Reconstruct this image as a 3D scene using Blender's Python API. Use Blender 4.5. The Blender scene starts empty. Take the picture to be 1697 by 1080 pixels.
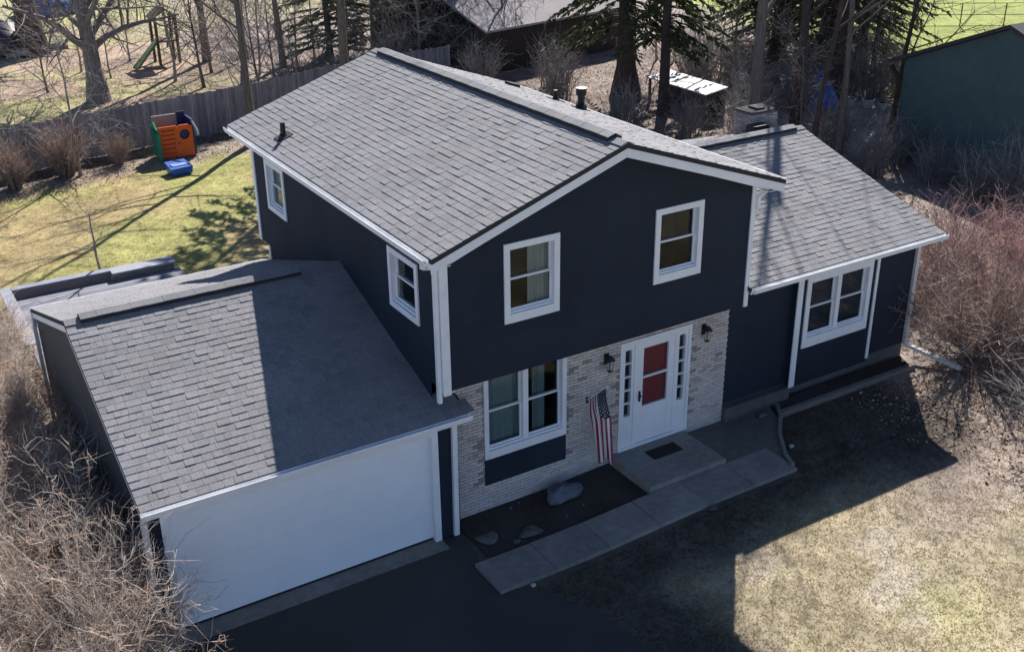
import bpy, math, random
import numpy as np
from mathutils import Matrix, Vector
R = math.radians
random.seed(7); rng = np.random.default_rng(7)
sc = bpy.context.scene
C = sc.collection

# ------------------------------------------------------------------ camera, world, sun, exposure
def set_camera():
    yaw, pitch, roll = -0.545, 0.426, -0.012
    fw = Vector((-math.sin(yaw)*math.cos(pitch), math.cos(yaw)*math.cos(pitch), -math.sin(pitch)))
    rt = Vector((math.cos(yaw), math.sin(yaw), 0)); up = rt.cross(fw)
    r2 = rt*math.cos(roll)+up*math.sin(roll); u2 = -rt*math.sin(roll)+up*math.cos(roll)
    cd = bpy.data.cameras.new('camera'); cam = bpy.data.objects.new('camera', cd); C.objects.link(cam)
    m = Matrix((r2, u2, -fw)).transposed().to_4x4(); m.translation = Vector((-8.024, -15.539, 12.64))
    cam.matrix_world = m
    cd.sensor_width = 36; cd.lens = 36*1831.24/1697
    cd.shift_x = (848.5-846.17)/1697; cd.shift_y = (522.85-540)/1697
    cd.clip_start = 0.1; cd.clip_end = 2000
    sc.camera = cam
set_camera()
SUN = Vector((0.83, 0.915, 1.0)).normalized()
w = bpy.data.worlds.new('World'); sc.world = w; w.use_nodes = True
nt = w.node_tree; bgn = nt.nodes['Background']
sky = nt.nodes.new('ShaderNodeTexSky'); sky.sky_type = 'NISHITA'; sky.sun_disc = False
sky.sun_elevation = math.asin(SUN.z); sky.sun_rotation = math.atan2(SUN.x, SUN.y)
nt.links.new(sky.outputs[0], bgn.inputs[0]); bgn.inputs[1].default_value = 0.095; sky.ozone_density = 2.0; sky.air_density = 0.55; sky.dust_density = 0.0
sl = bpy.data.lights.new('sun', 'SUN'); sl.energy = 5.0; sl.angle = R(0.5); sl.color = (1, .965, .915)
so = bpy.data.objects.new('sun', sl); C.objects.link(so); so.rotation_euler = (-SUN).to_track_quat('-Z', 'Y').to_euler()
so.location = SUN*60
sc.view_settings.view_transform = 'Standard'; sc.view_settings.look = 'None'
sc.view_settings.gamma = 1; sc.view_settings.exposure = 0.92; sc.view_settings.use_curve_mapping = False
sc.render.engine = 'CYCLES'; sc.cycles.max_bounces = 6; sc.cycles.transparent_max_bounces = 12

# ------------------------------------------------------------------ materials
def mat(name, col, rough=.8, var=.12, scale=6., col2=None, bump=0., bscale=60., spec=.3, metal=0., coarse=None, stretch=None, transl=0.):
    m = bpy.data.materials.new(name); m.use_nodes = True
    t = m.node_tree; N = t.nodes; L = t.links
    b = N['Principled BSDF']; b.inputs['Roughness'].default_value = rough
    b.inputs['Specular IOR Level'].default_value = spec; b.inputs['Metallic'].default_value = metal
    geo = N.new('ShaderNodeNewGeometry'); src = geo.outputs['Position']
    if stretch:
        mp = N.new('ShaderNodeMapping'); mp.inputs['Scale'].default_value = stretch; L.new(src, mp.inputs[0]); src = mp.outputs[0]
    no = N.new('ShaderNodeTexNoise'); no.inputs['Scale'].default_value = scale; no.inputs['Detail'].default_value = 5; L.new(src, no.inputs['Vector'])
    rp = N.new('ShaderNodeValToRGB'); c = np.array(col)
    a = c*(1-var); e = np.array(col2) if col2 else c*(1+var)
    rp.color_ramp.elements[0].position = .3; rp.color_ramp.elements[1].position = .7
    rp.color_ramp.elements[0].color = (*a, 1); rp.color_ramp.elements[1].color = (*e, 1)
    L.new(no.outputs['Fac'], rp.inputs[0]); out = rp.outputs[0]
    if coarse:
        n2 = N.new('ShaderNodeTexNoise'); n2.inputs['Scale'].default_value = coarse[0]; n2.inputs['Detail'].default_value = 3; L.new(geo.outputs['Position'], n2.inputs['Vector'])
        r2 = N.new('ShaderNodeMapRange'); r2.inputs[1].default_value = .3; r2.inputs[2].default_value = .7; r2.inputs[3].default_value = 1-coarse[1]; r2.inputs[4].default_value = 1+coarse[1]
        L.new(n2.outputs['Fac'], r2.inputs[0])
        mm = N.new('ShaderNodeMix'); mm.data_type = 'RGBA'; mm.blend_type = 'MULTIPLY'; mm.inputs[0].default_value = 1
        L.new(out, mm.inputs[6]); L.new(r2.outputs[0], mm.inputs[7]); out = mm.outputs[2]
    at = N.new('ShaderNodeAttribute'); at.attribute_name = 'tint'
    mx = N.new('ShaderNodeMix'); mx.data_type = 'RGBA'; mx.blend_type = 'MULTIPLY'; mx.inputs[0].default_value = 1
    L.new(out, mx.inputs[6]); L.new(at.outputs['Color'], mx.inputs[7]); L.new(mx.outputs[2], b.inputs['Base Color'])
    if bump:
        n3 = N.new('ShaderNodeTexNoise'); n3.inputs['Scale'].default_value = bscale; n3.inputs['Detail'].default_value = 4; L.new(src, n3.inputs['Vector'])
        bp = N.new('ShaderNodeBump'); bp.inputs['Strength'].default_value = bump; bp.inputs['Distance'].default_value = .02
        L.new(n3.outputs['Fac'], bp.inputs['Height']); L.new(bp.outputs[0], b.inputs['Normal'])
    if transl:
        tr = N.new('ShaderNodeBsdfTranslucent'); L.new(mx.outputs[2], tr.inputs[0])
        ms = N.new('ShaderNodeMixShader'); ms.inputs[0].default_value = transl
        L.new(b.outputs[0], ms.inputs[1]); L.new(tr.outputs[0], ms.inputs[2]); L.new(ms.outputs[0], N['Material Output'].inputs[0])
    return m

def glass_mat(name, tint=(.90, .93, .93)):
    m = bpy.data.materials.new(name); m.use_nodes = True; t = m.node_tree; N = t.nodes; L = t.links
    N.remove(N['Principled BSDF'])
    tr = N.new('ShaderNodeBsdfTransparent'); tr.inputs[0].default_value = (*tint, 1)
    gl = N.new('ShaderNodeBsdfGlossy'); gl.inputs['Roughness'].default_value = .02
    no = N.new('ShaderNodeTexNoise'); no.inputs['Scale'].default_value = 2.0
    bp = N.new('ShaderNodeBump'); bp.inputs['Strength'].default_value = .04; bp.inputs['Distance'].default_value = .05
    L.new(no.outputs['Fac'], bp.inputs['Height']); L.new(bp.outputs[0], gl.inputs['Normal'])
    lw = N.new('ShaderNodeLayerWeight'); lw.inputs['Blend'].default_value = .5
    pw = N.new('ShaderNodeMath'); pw.operation = 'POWER'; pw.inputs[1].default_value = 4.0; L.new(lw.outputs['Facing'], pw.inputs[0])
    ad = N.new('ShaderNodeMath'); ad.operation = 'MULTIPLY_ADD'; ad.inputs[1].default_value = .7; ad.inputs[2].default_value = .017; L.new(pw.outputs[0], ad.inputs[0])
    ms = N.new('ShaderNodeMixShader'); L.new(ad.outputs[0], ms.inputs[0]); L.new(tr.outputs[0], ms.inputs[1]); L.new(gl.outputs[0], ms.inputs[2])
    L.new(ms.outputs[0], N['Material Output'].inputs[0])
    return m

M = {}
M['siding'] = mat('navy_siding', (.022, .029, .044), .75, .08, 3, spec=.15, bump=.12, bscale=5, stretch=(.15, .15, 12), coarse=(.7, .14))
M['siding_grey'] = mat('slate_siding', (.055, .058, .064), .7, .08, 3, spec=.2, bump=.12, bscale=5, stretch=(.15, .15, 12), coarse=(.7, .1))
M['white'] = mat('white_trim_paint', (.79, .79, .81), .45, .03, 5, coarse=(1.5, .05))
M['doorwhite'] = mat('white_garage_door_paint', (.82, .83, .86), .5, .02, 3, coarse=(.5, .03))
M['gutter'] = mat('white_gutter_metal', (.80, .80, .81), .35, .04, 8, coarse=(1.2, .08))
M['pipe'] = mat('weathered_white_pipe', (.62, .60, .57), .45, .06, 5, coarse=(1.5, .1))
M['shingle'] = mat('grey_asphalt_shingle', (.215, .208, .216), .9, .30, 45, bump=.12, bscale=160, spec=.25, coarse=(.8, .10))
M['deck_edge'] = mat('dark_shingle_edge', (.035, .035, .038), .9, .1)
M['vent'] = mat('dark_ridge_baffle', (.03, .03, .032), .8, .1)
M['brick'] = mat('limewashed_brick', (.61, .565, .525), .9, .10, 14, bump=.4, bscale=70, spec=.15)
M['mortar'] = mat('grey_mortar', (.36, .34, .34), .95, .12, 20, bump=.3)
M['concrete'] = mat('grey_concrete', (.25, .23, .21), .9, .15, 7, bump=.25, bscale=90, coarse=(.9, .16))
M['foundation'] = mat('foundation_block', (.11, .105, .105), .95, .15, 6, bump=.3, coarse=(.8, .12))
M['asphalt'] = mat('driveway_asphalt', (.060, .056, .052), .9, .22, 40, bump=.4, bscale=150, coarse=(.4, .18))
M['mulch'] = mat('dark_mulch', (.058, .045, .038), .95, .4, 30, bump=.9, bscale=45, coarse=(1.2, .25))
M['black'] = mat('black_metal', (.015, .015, .016), .45, .1)
M['red'] = mat('red_door_paint', (.17, .030, .036), .45, .06)
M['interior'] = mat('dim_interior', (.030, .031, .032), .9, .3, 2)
M['curtain'] = mat('pale_curtain', (.30, .31, .28), .9, .1, 4, stretch=(8, 8, 1))
M['blind'] = mat('teal_grey_curtain', (.16, .21, .21), .9, .1, 4, stretch=(8, 8, 1))
M['glass'] = glass_mat('window_glass'); M['sideglass'] = glass_mat('door_glass', (.98, .98, .98))
M['mat'] = mat('black_rubber_mat', (.02, .018, .018), .95, .2, 60, bump=.6)
M['rock'] = mat('grey_boulder', (.14, .145, .165), .9, .25, 5, bump=.6, bscale=25)
M['stone'] = mat('pale_stone', (.11, .11, .105), .9, .25, 7, bump=.6, bscale=25)
M['flag_red'] = mat('flag_red_cloth', (.30, .04, .06), .85, .08); M['flag_white'] = mat('flag_white_cloth', (.72, .70, .69), .85, .04)
M['flag_blue'] = mat('flag_navy_cloth', (.025, .03, .075), .85, .08)
M['fence'] = mat('weathered_grey_fence_board', (.27, .255, .265), .95, .25, 4, stretch=(6, 6, .6), bump=.4, coarse=(.5, .15))
M['deckwood'] = mat('grey_deck_timber', (.25, .25, .275), .9, .25, 5, stretch=(.5, 6, 6), bump=.3)
M['bark'] = mat('grey_brown_bark', (.14, .118, .105), .95, .35, 5, stretch=(4, 4, .7), bump=1., bscale=18)
M['palebark'] = mat('pale_bark', (.30, .27, .25), .95, .35, 4, stretch=(3, 3, .8), bump=.9, bscale=16)
M['gnarled'] = mat('gnarled_bark', (.23, .195, .18), .95, .4, 5, stretch=(4, 4, .7), bump=1., bscale=16)
M['redbark'] = mat('dark_reddish_bark', (.075, .052, .046), .95, .35, 5, stretch=(4, 4, .7), bump=1., bscale=16)
M['needle'] = mat('conifer_needles', (.060, .075, .032), .8, .35, 3, transl=.2)
M['pine'] = mat('pine_needles', (.17, .20, .085), .8, .3, 3, transl=.25)
M['twig_tan'] = mat('dry_tan_twigs', (.68, .595, .525), .9, .22, 2, coarse=(.6, .16), transl=.55)
M['twig_red'] = mat('red_osier_twigs', (.56, .41, .385), .8, .25, 2, coarse=(.6, .2), transl=.5)
M['twig_grey'] = mat('grey_twigs', (.26, .23, .215), .9, .25, 2, coarse=(.6, .2))
M['twig_brown'] = mat('brown_twigs', (.40, .31, .265), .9, .25, 2, coarse=(.6, .2), transl=.3)
M['greenhouse'] = mat('green_lap_siding', (.075, .115, .115), .7, .1, 3, coarse=(.5, .08))
M['roof_dark'] = mat('dark_neighbour_roof', (.06, .055, .055), .9, .2, 20)
M['roof_mauve'] = mat('mauve_neighbour_shingles', (.30, .265, .27), .95, .15, 30, coarse=(.7, .1), bump=.3)
M['brownwall'] = mat('brown_neighbour_wall', (.055, .045, .045), .9, .15, 4)
M['orange'] = mat('orange_plastic', (.62, .105, .025), .4, .06, 3); M['green'] = mat('green_plastic', (.02, .22, .13), .4, .08, 3)
M['blue'] = mat('blue_plastic', (.02, .09, .38), .35, .08, 3); M['beige'] = mat('beige_plastic', (.30, .26, .22), .5, .08, 3)
M['navyplastic'] = mat('dark_blue_plastic', (.02, .035, .10), .4, .08)
M['lightblue'] = mat('light_blue_plastic', (.22, .38, .65), .4, .06)
M['tarp'] = mat('blue_tarp', (.05, .13, .42), .45, .3, 3, bump=.5, bscale=6)
M['whitesheet'] = mat('white_sheet_roof', (.50, .48, .46), .6, .1, 3, coarse=(1.0, .12))
M['wood'] = mat('brown_timber', (.12, .085, .065), .9, .25, 4, bump=.3)
M['greenslide'] = mat('olive_slide_plastic', (.10, .16, .05), .5, .1)
M['leaf'] = mat('dead_leaf', (.30, .225, .18), .9, .2, 3, transl=.15)
M['grassblade'] = mat('dormant_grass_blades', (1, 1, 1), .9, .12, 3, transl=.5)
M['soil'] = mat('lawn_and_soil', (1, 1, 1), .95, .22, 1.6, bump=.5, bscale=14, coarse=(.35, .16))
M['car'] = mat('dark_tarpaulin', (.05, .045, .055), .5, .3, 3)

# ------------------------------------------------------------------ mesh helpers
def np_mesh(name, verts, quads=None, tris=None, mats=(), midx=None, tint=None, smooth=False, dom='FACE'):
    """tint: per-face rgb array or None"""
    me = bpy.data.meshes.new(name); verts = np.asarray(verts, np.float32)
    q = np.zeros((0, 4), int) if quads is None else np.asarray(quads, int).reshape(-1, 4)
    t = np.zeros((0, 3), int) if tris is None else np.asarray(tris, int).reshape(-1, 3)
    me.vertices.add(len(verts)); me.vertices.foreach_set('co', verts.ravel())
    tot = np.concatenate([np.full(len(q), 4), np.full(len(t), 3)]); loops = np.concatenate([q.ravel(), t.ravel()])
    me.loops.add(len(loops)); me.loops.foreach_set('vertex_index', loops.astype(np.int32))
    me.polygons.add(len(tot)); st = np.concatenate([[0], np.cumsum(tot)[:-1]])
    me.polygons.foreach_set('loop_start', st.astype(np.int32)); me.polygons.foreach_set('loop_total', tot.astype(np.int32))
    for m in mats: me.materials.append(M[m] if isinstance(m, str) else m)
    if midx is not None: me.polygons.foreach_set('material_index', np.asarray(midx, np.int32))
    if smooth: me.polygons.foreach_set('use_smooth', np.ones(len(tot), bool))
    me.update(calc_edges=True)
    a = me.attributes.new('tint', 'FLOAT_COLOR', dom); nel = len(tot) if dom == 'FACE' else len(verts)
    col = np.ones((nel, 4), np.float32)
    if tint is not None: col[:, :3] = np.asarray(tint).reshape(nel, -1)
    a.data.foreach_set('color', col.ravel())
    return me

class MB:
    def __init__(s): s.v = []; s.f = []; s.m = []; s.t = []; s.mats = []; s.mi = 0; s.tint = (1, 1, 1)
    def use(s, m, tint=None):
        if m not in s.mats: s.mats.append(m)
        s.mi = s.mats.index(m)
        s.tint = tint or (1, 1, 1); return s
    def face(s, pts):
        n = len(s.v); s.v += [tuple(p) for p in pts]; s.f.append(tuple(range(n, n+len(pts)))); s.m.append(s.mi); s.t.append(s.tint)
    def hexa(s, p):   # p: 8 points, bottom ring 0-3 then top ring 4-7
        n = len(s.v); s.v += [tuple(q) for q in p]
        for f in ((0, 3, 2, 1), (4, 5, 6, 7), (0, 1, 5, 4), (1, 2, 6, 5), (2, 3, 7, 6), (3, 0, 4, 7)):
            s.f.append(tuple(n+i for i in f)); s.m.append(s.mi); s.t.append(s.tint)
    def box(s, x0, x1, y0, y1, z0, z1):
        s.hexa([(x0, y0, z0), (x1, y0, z0), (x1, y1, z0), (x0, y1, z0), (x0, y0, z1), (x1, y0, z1), (x1, y1, z1), (x0, y1, z1)])
    def fbox(s, F, a0, a1, b0, b1, c0, c1):   # box in a local frame F=(P,u,v,n)
        P, u, v, n = F; g = lambda a, b, c: P+u*a+v*b+n*c
        s.hexa([g(a0, b0, c0), g(a1, b0, c0), g(a1, b1, c0), g(a0, b1, c0), g(a0, b0, c1), g(a1, b0, c1), g(a1, b1, c1), g(a0, b1, c1)])
    def ring(s, F, a0, a1, b0, b1, wd, c0, c1):
        s.fbox(F, a0, a0+wd, b0, b1, c0, c1); s.fbox(F, a1-wd, a1, b0, b1, c0, c1)
        s.fbox(F, a0+wd, a1-wd, b0, b0+wd, c0, c1); s.fbox(F, a0+wd, a1-wd, b1-wd, b1, c0, c1)
    def prism(s, poly, d):  # poly list of Vector, extruded by vector d
        d = Vector(d); p = [Vector(q) for q in poly]; n = len(p); k = len(s.v)
        s.v += [tuple(q) for q in p]+[tuple(q+d) for q in p]
        fs = [tuple(k+i for i in range(n))[::-1], tuple(k+n+i for i in range(n))]+[(k+i, k+(i+1) % n, k+n+(i+1) % n, k+n+i) for i in range(n)]
        for f in fs: s.f.append(f); s.m.append(s.mi); s.t.append(s.tint)
    def tube(s, pts, r, n=8, cap=True):
        pts = [Vector(p) for p in pts]; rs = r if hasattr(r, '__len__') else [r]*len(pts); k = len(s.v)
        for i, p in enumerate(pts):
            d = (pts[min(i+1, len(pts)-1)]-pts[max(i-1, 0)]).normalized()
            a = d.cross(Vector((.31, .17, .93)) if abs(d.z) < .9 else Vector((1, .1, 0))).normalized(); b = d.cross(a)
            for j in range(n):
                th = 2*math.pi*j/n; s.v.append(tuple(p+(a*math.cos(th)+b*math.sin(th))*rs[i]))
        for i in range(len(pts)-1):
            for j in range(n):
                s.f.append((k+i*n+j, k+i*n+(j+1) % n, k+(i+1)*n+(j+1) % n, k+(i+1)*n+j)); s.m.append(s.mi); s.t.append(s.tint)
        if cap:
            s.f.append(tuple(k+j for j in range(n))[::-1]); s.m.append(s.mi); s.t.append(s.tint)
            e = k+(len(pts)-1)*n; s.f.append(tuple(e+j for j in range(n))); s.m.append(s.mi); s.t.append(s.tint)
    def rect_tube(s, pts, hw, hd, side=Vector((1, 0, 0))):  # rectangular pipe along pts
        pts = [Vector(p) for p in pts]
        for p, q in zip(pts[:-1], pts[1:]):
            d = (q-p).normalized(); a = (side-d*side.dot(d)).normalized(); b = d.cross(a); p2 = p-d*.01; q2 = q+d*.01
            s.hexa([p2-a*hw-b*hd, p2+a*hw-b*hd, p2+a*hw+b*hd, p2-a*hw+b*hd, q2-a*hw-b*hd, q2+a*hw-b*hd, q2+a*hw+b*hd, q2-a*hw+b*hd])
    def mesh(s, name, org=(0, 0, 0), smooth=False):
        me = bpy.data.meshes.new(name); o = np.array(org)
        me.from_pydata((np.array(s.v)-o).tolist(), [], s.f)
        for m in s.mats: me.materials.append(M[m])
        me.polygons.foreach_set('material_index', s.m)
        if smooth: me.polygons.foreach_set('use_smooth', [True]*len(s.f))
        a = me.attributes.new('tint', 'FLOAT_COLOR', 'FACE'); c = np.ones((len(s.f), 4), np.float32); c[:, :3] = np.array(s.t); a.data.foreach_set('color', c.ravel())
        me.update(); return me

ORG = {}
def put(name, me, parent=None, loc=(0, 0, 0), rot=None, kind=None):
    o = bpy.data.objects.new(name, me); C.objects.link(o); o.location = loc
    if rot is not None: o.rotation_euler = rot
    if parent is not None: o.parent = parent; ORG[o.name] = ORG[parent.name]
    else: ORG[o.name] = tuple(loc)
    if kind: o['kind'] = kind
    return o
def part(name, mb, parent, smooth=False, kind=None, label=None):
    o = put(name, mb.mesh(name, ORG[parent.name], smooth), parent, kind=kind)
    if label: o['label'] = label
    return o
def tag(o, label, cat, group=None):
    o['label'] = label; o['category'] = cat
    if group: o['group'] = group
    return o
def thing(name, loc, label, cat, group=None, rotz=0):
    o = bpy.data.objects.new(name, None); C.objects.link(o); o.location = loc; o.rotation_euler = (0, 0, rotz); o.empty_display_size = .2
    ORG[o.name] = tuple(loc); return tag(o, label, cat, group)
def solo(name, mb, loc, label, cat, group=None, smooth=False):  # a thing that is one mesh
    return tag(put(name, mb.mesh(name, loc, smooth), None, loc), label, cat, group)
def struct(name, mb): 
    return put(name, mb.mesh(name), None, kind='structure')
def copy_tree(root, loc, rotz=0, scale=1., label=None):
    r = root.copy(); C.objects.link(r); r.location = loc; r.rotation_euler = (0, 0, rotz); r.scale = (scale,)*3 if not hasattr(scale, '__len__') else scale
    ORG[r.name] = tuple(loc)
    if label: r['label'] = label
    for ch in list(root.children):
        c = ch.copy(); C.objects.link(c); c.parent = r
        for g in list(ch.children):
            h = g.copy(); C.objects.link(h); h.parent = c
    return r

def tubes(P, Rr, n=4, ends=False):
    """P (N,K,3) polylines, Rr (N,K) radii -> verts, quads"""
    N, K, _ = P.shape
    T = np.empty_like(P); T[:, 1:-1] = P[:, 2:]-P[:, :-2]; T[:, 0] = P[:, 1]-P[:, 0]; T[:, -1] = P[:, -1]-P[:, -2]
    T /= np.linalg.norm(T, axis=2, keepdims=True)+1e-9
    ref = np.array([.37, .21, .9]); ref /= np.linalg.norm(ref)
    A = np.cross(T, ref); bad = np.linalg.norm(A, axis=2) < .15; A[bad] = np.cross(T[bad], [1, 0, .1])
    A /= np.linalg.norm(A, axis=2, keepdims=True)+1e-9; B = np.cross(T, A)
    th = np.arange(n)*2*np.pi/n
    V = P[:, :, None]+(A[:, :, None]*np.cos(th)[:, None]+B[:, :, None]*np.sin(th)[:, None])*Rr[:, :, None, None]
    base = (np.arange(N)*K*n)[:, None, None]+(np.arange(K-1)*n)[None, :, None]; j = np.arange(n)
    q = np.stack([base+j, base+(j+1) % n, base+n+(j+1) % n, base+n+j], -1)
    return V.reshape(-1, 3), q.reshape(-1, 4), np.repeat(np.arange(N), (K-1)*n)

# ------------------------------------------------------------------ ground colour zones (soil colour, plus house shade painted on the front lawn)
def vnoise(x, y, s, seed):
    g = np.random.default_rng(seed).random((64, 64)); u = x/s; v = y/s
    iu = np.floor(u).astype(int); iv = np.floor(v).astype(int); fu = u-iu; fv = v-iv
    fu = fu*fu*(3-2*fu); fv = fv*fv*(3-2*fv); a = lambda i, j: g[(iu+i) % 64, (iv+j) % 64]
    return (a(0, 0)*(1-fu)+a(1, 0)*fu)*(1-fv)+(a(0, 1)*(1-fu)+a(1, 1)*fu)*fv
def fb(x, y, s, seed): return .55*vnoise(x, y, s, seed)+.3*vnoise(x+3.1, y-1.7, s/2.3, seed+1)+.15*vnoise(x-2, y+5, s/5, seed+2)
def sm(a, b, x): t = np.clip((x-a)/(b-a), 0, 1); return t*t*(3-2*t)
STRAW = np.array((.30, .25, .165)); GREEN = np.array((.265, .26, .10)); LITTER = np.array((.27, .215, .185)); DIRT_AND_SHADE = np.array((.12, .095, .08)); BRIGHT = np.array((.21, .235, .045)); PALE = np.array((.31, .275, .24))
def fence_y(x): return np.interp(x, [-12, -3.1, .3, 3.8, 7.1, 12.5, 20], [28.6, 30.0, 30.9, 31.5, 32.1, 34.0, 35.2])
def rise(x, y): return .13*sm(1.5, 5.5, x)*(1-sm(8, 11, y))
def drive_x(y): return np.interp(y, [-14, -5, -3.2, -2.2, -1.7], [1.5, 1.45, 1.2, .7, .15])
def ground_col(x, y):
    n1 = fb(x, y, 3., 11); n2 = fb(x, y, 1.1, 21); n3 = fb(x, y, 7., 31)
    mix = lambda A, B, k: A*(1-k[:, None])+B*k[:, None]
    one = np.ones((len(x), 1))
    # front lawn
    c = mix(STRAW*one, GREEN*one, .50*sm(.42, .7, n1)*sm(.3, .6, n2)); c = mix(c, PALE*one, .55*sm(.6, .78, n2))
    lit = sm(5.6, 8.6, x-.45*y-2.5+4*(n1-.5)); c = mix(c, LITTER*one, .85*lit*sm(-7.2, -4.0, y+2*(n2-.5))); 
    lawn_shade = np.maximum(sm(-3.9, -2.6, y+1.3*(n2-.5)+.8*(n1-.5)), sm(1.9, .9, x-drive_x(y)+1.1*(n2-.5)+.6*(n1-.5)))*sm(12.2, 11.0, x+1.2*(n1-.5))*sm(3, 1, y); c = mix(c, DIRT_AND_SHADE*.52*one, lawn_shade*.92)  # house shade painted into the lawn colour near walk and driveway
    # back yard
    by = sm(8.6, 10.5, y); g = mix(GREEN*np.array((.90, .92, .74))*one, STRAW*np.array((.97, .9, .66))*one, .25+.75*sm(.38, .66, n1)); c = mix(c, g, by)
    # bed in front of the fence
    fy = fence_y(x); k = sm(-3.6, -2.6, y-fy+1.3*(n2-.5)+1.0*np.clip(-x/8, -.4, .6)*-1); c = mix(c, LITTER*.95*one, k*.8)
    k = sm(-2.0, -1.2, y-fy+.6*(n2-.5)); c = mix(c, DIRT_AND_SHADE*.8*one, k*.9)
    # beyond the fence
    be = sm(0, .8, y-fy); g2 = mix(GREEN*np.array((1.1, 1.05, 1.2))*one, LITTER*np.array((1.15, 1.05, .9))*one, np.clip(.15+.9*sm(.35, .65, n1)*1.0+sm(1, 10, x)*.25, 0, 1)); g2 = mix(g2, DIRT_AND_SHADE*1.3*one, .4*sm(.55, .75, n3)); c = mix(c, g2, be)
    # woods
    wd = sm(8.5, 12, x+2*(n1-.5))*sm(6.5, 9, y+x*.12+2*(n2-.5)); wl = mix(LITTER*one, DIRT_AND_SHADE*one, sm(.35, .7, n1)); c = mix(c, wl, wd)
    rs = sm(13., 14.5, x+1.5*(n2-.5))*sm(-7, -4, y); c = mix(c, mix(LITTER*one, DIRT_AND_SHADE*one, .6*sm(.4, .7, n1)), rs*.9)
    # far bright lawn at the right
    d = x*.52+y*.0-.35*(y-30); br = sm(40, 44, x-.15*(y-30)+4*(n1-.5)); c = mix(c, BRIGHT*one, br*.95)
    br2 = sm(35, 37, x)*sm(24, 21, y+2*(n1-.5)); c = mix(c, GREEN*1.1*one, br2*.85)
    fl = sm(52, 58, y-.3*x); c = mix(c, mix(GREEN*1.05*one, STRAW*one, sm(.4, .6, n1)), fl*(1-br)*.8)
    hd = sm(-5.2, -5.8, x+.4*(n2-.5))*sm(14, 11, y); c = mix(c, LITTER*one, hd)
    return np.clip(c*(1.0+.42*n2)[:, None], 0, 1)

def ground():
    xs = np.concatenate([np.linspace(-420, -30, 14), np.arange(-20, 62, .24), np.linspace(66, 600, 24)])
    ys = np.concatenate([np.linspace(-420, -30, 14), np.arange(-14, 62, .24), np.linspace(66, 700, 26)])
    X, Y = np.meshgrid(xs, ys); x = X.ravel(); y = Y.ravel()
    z = (fb(x, y, 2.2, 41)-.5)*.16*sm(11, 16, y)+(fb(x, y, 1.1, 51)-.5)*.05*sm(-2.2, -3.5, y)*sm(1.5, 3, x)
    z += rise(x, y)-.012
    nx = len(xs); ny = len(ys); i = np.arange(ny-1)[:, None]*nx+np.arange(nx-1)[None]
    q = np.stack([i, i+1, i+nx+1, i+nx], -1).reshape(-1, 4)
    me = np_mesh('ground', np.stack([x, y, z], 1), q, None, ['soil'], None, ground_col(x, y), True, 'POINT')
    put('ground', me, None, kind='structure')
    return x, y, z
ground()
def gz(x, y): return float(((fb(np.array([x]), np.array([y]), 2.2, 41)-.5)*.16*sm(11, 16, np.array([y])))[0])-.012

mb = MB(); mb.use('asphalt')
mb.face([(-5.55, -14, .004), (1.5, -14, .004), (1.45, -5, .004), (1.2, -3.2, .004), (.7, -2.2, .004), (.15, -1.7, .004), (.15, -.9, .004), (.35, .1, .004), (-5.55, .1, .004)]); struct('driveway', mb)
mb = MB(); mb.use('mulch')
pl = [(.36, .5), (.36, -.75), (4.13, -.8), (4.13, .5)]

for k in range(12):
    x0, x1 = .36+k*.315, .36+(k+1)*.315; za, zb = .022+float(rise(np.array([x0]), np.array([0.]))[0]), .022+float(rise(np.array([x1]), np.array([0.]))[0])
    mb.face([(x0, .51, za), (x0, -.85, za), (x1, -.85, zb), (x1, .51, zb)])

mb.face([(8.62, .5, .21), (8.45, -.02, .21), (12.9, .12, .21), (13.1, .55, .21)])
struct('planting_bed', mb)

# ------------------------------------------------------------------ THE HOUSE
house = thing('house', (0, 0, 0), 'dark navy two storey house with grey shingle roofs, attached garage and white trim', 'house')
W, D, ZB, ZE, ZR, XP = 7.152, 9.459, 3.217, 5.997, 7.346, 3.58
OE, OR, YB = .379, .452, .53
X, Y, Z = Vector((1, 0, 0)), Vector((0, 1, 0)), Vector((0, 0, 1))

def holed(mb, F, w, z0, z1, holes):
    us = sorted({0, w, *[h[0] for h in holes], *[h[1] for h in holes]}); vs = sorted({z0, z1, *[h[2] for h in holes], *[h[3] for h in holes]})
    P, u, v, n = F
    for a0, a1 in zip(us[:-1], us[1:]):
        for b0, b1 in zip(vs[:-1], vs[1:]):
            ca, cb = (a0+a1)/2, (b0+b1)/2
            if any(h[0] < ca < h[1] and h[2] < cb < h[3] for h in holes): continue
            g = lambda a, b, c=0: P+u*a+v*b+n*c
            mb.face([g(a0, b0), g(a1, b0), g(a1, b1), g(a0, b1)])
    for a0, a1, b0, b1 in holes:   # wall thickness round the opening
        g = lambda a, b, c=0: P+u*a+v*b+n*c
        for q in (((a0, b0), (a0, b1)), ((a0, b1), (a1, b1)), ((a1, b1), (a1, b0)), ((a1, b0), (a0, b0))):
            mb.face([g(*q[0]), g(*q[1]), g(*q[1], -.15), g(*q[0], -.15)])

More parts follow.
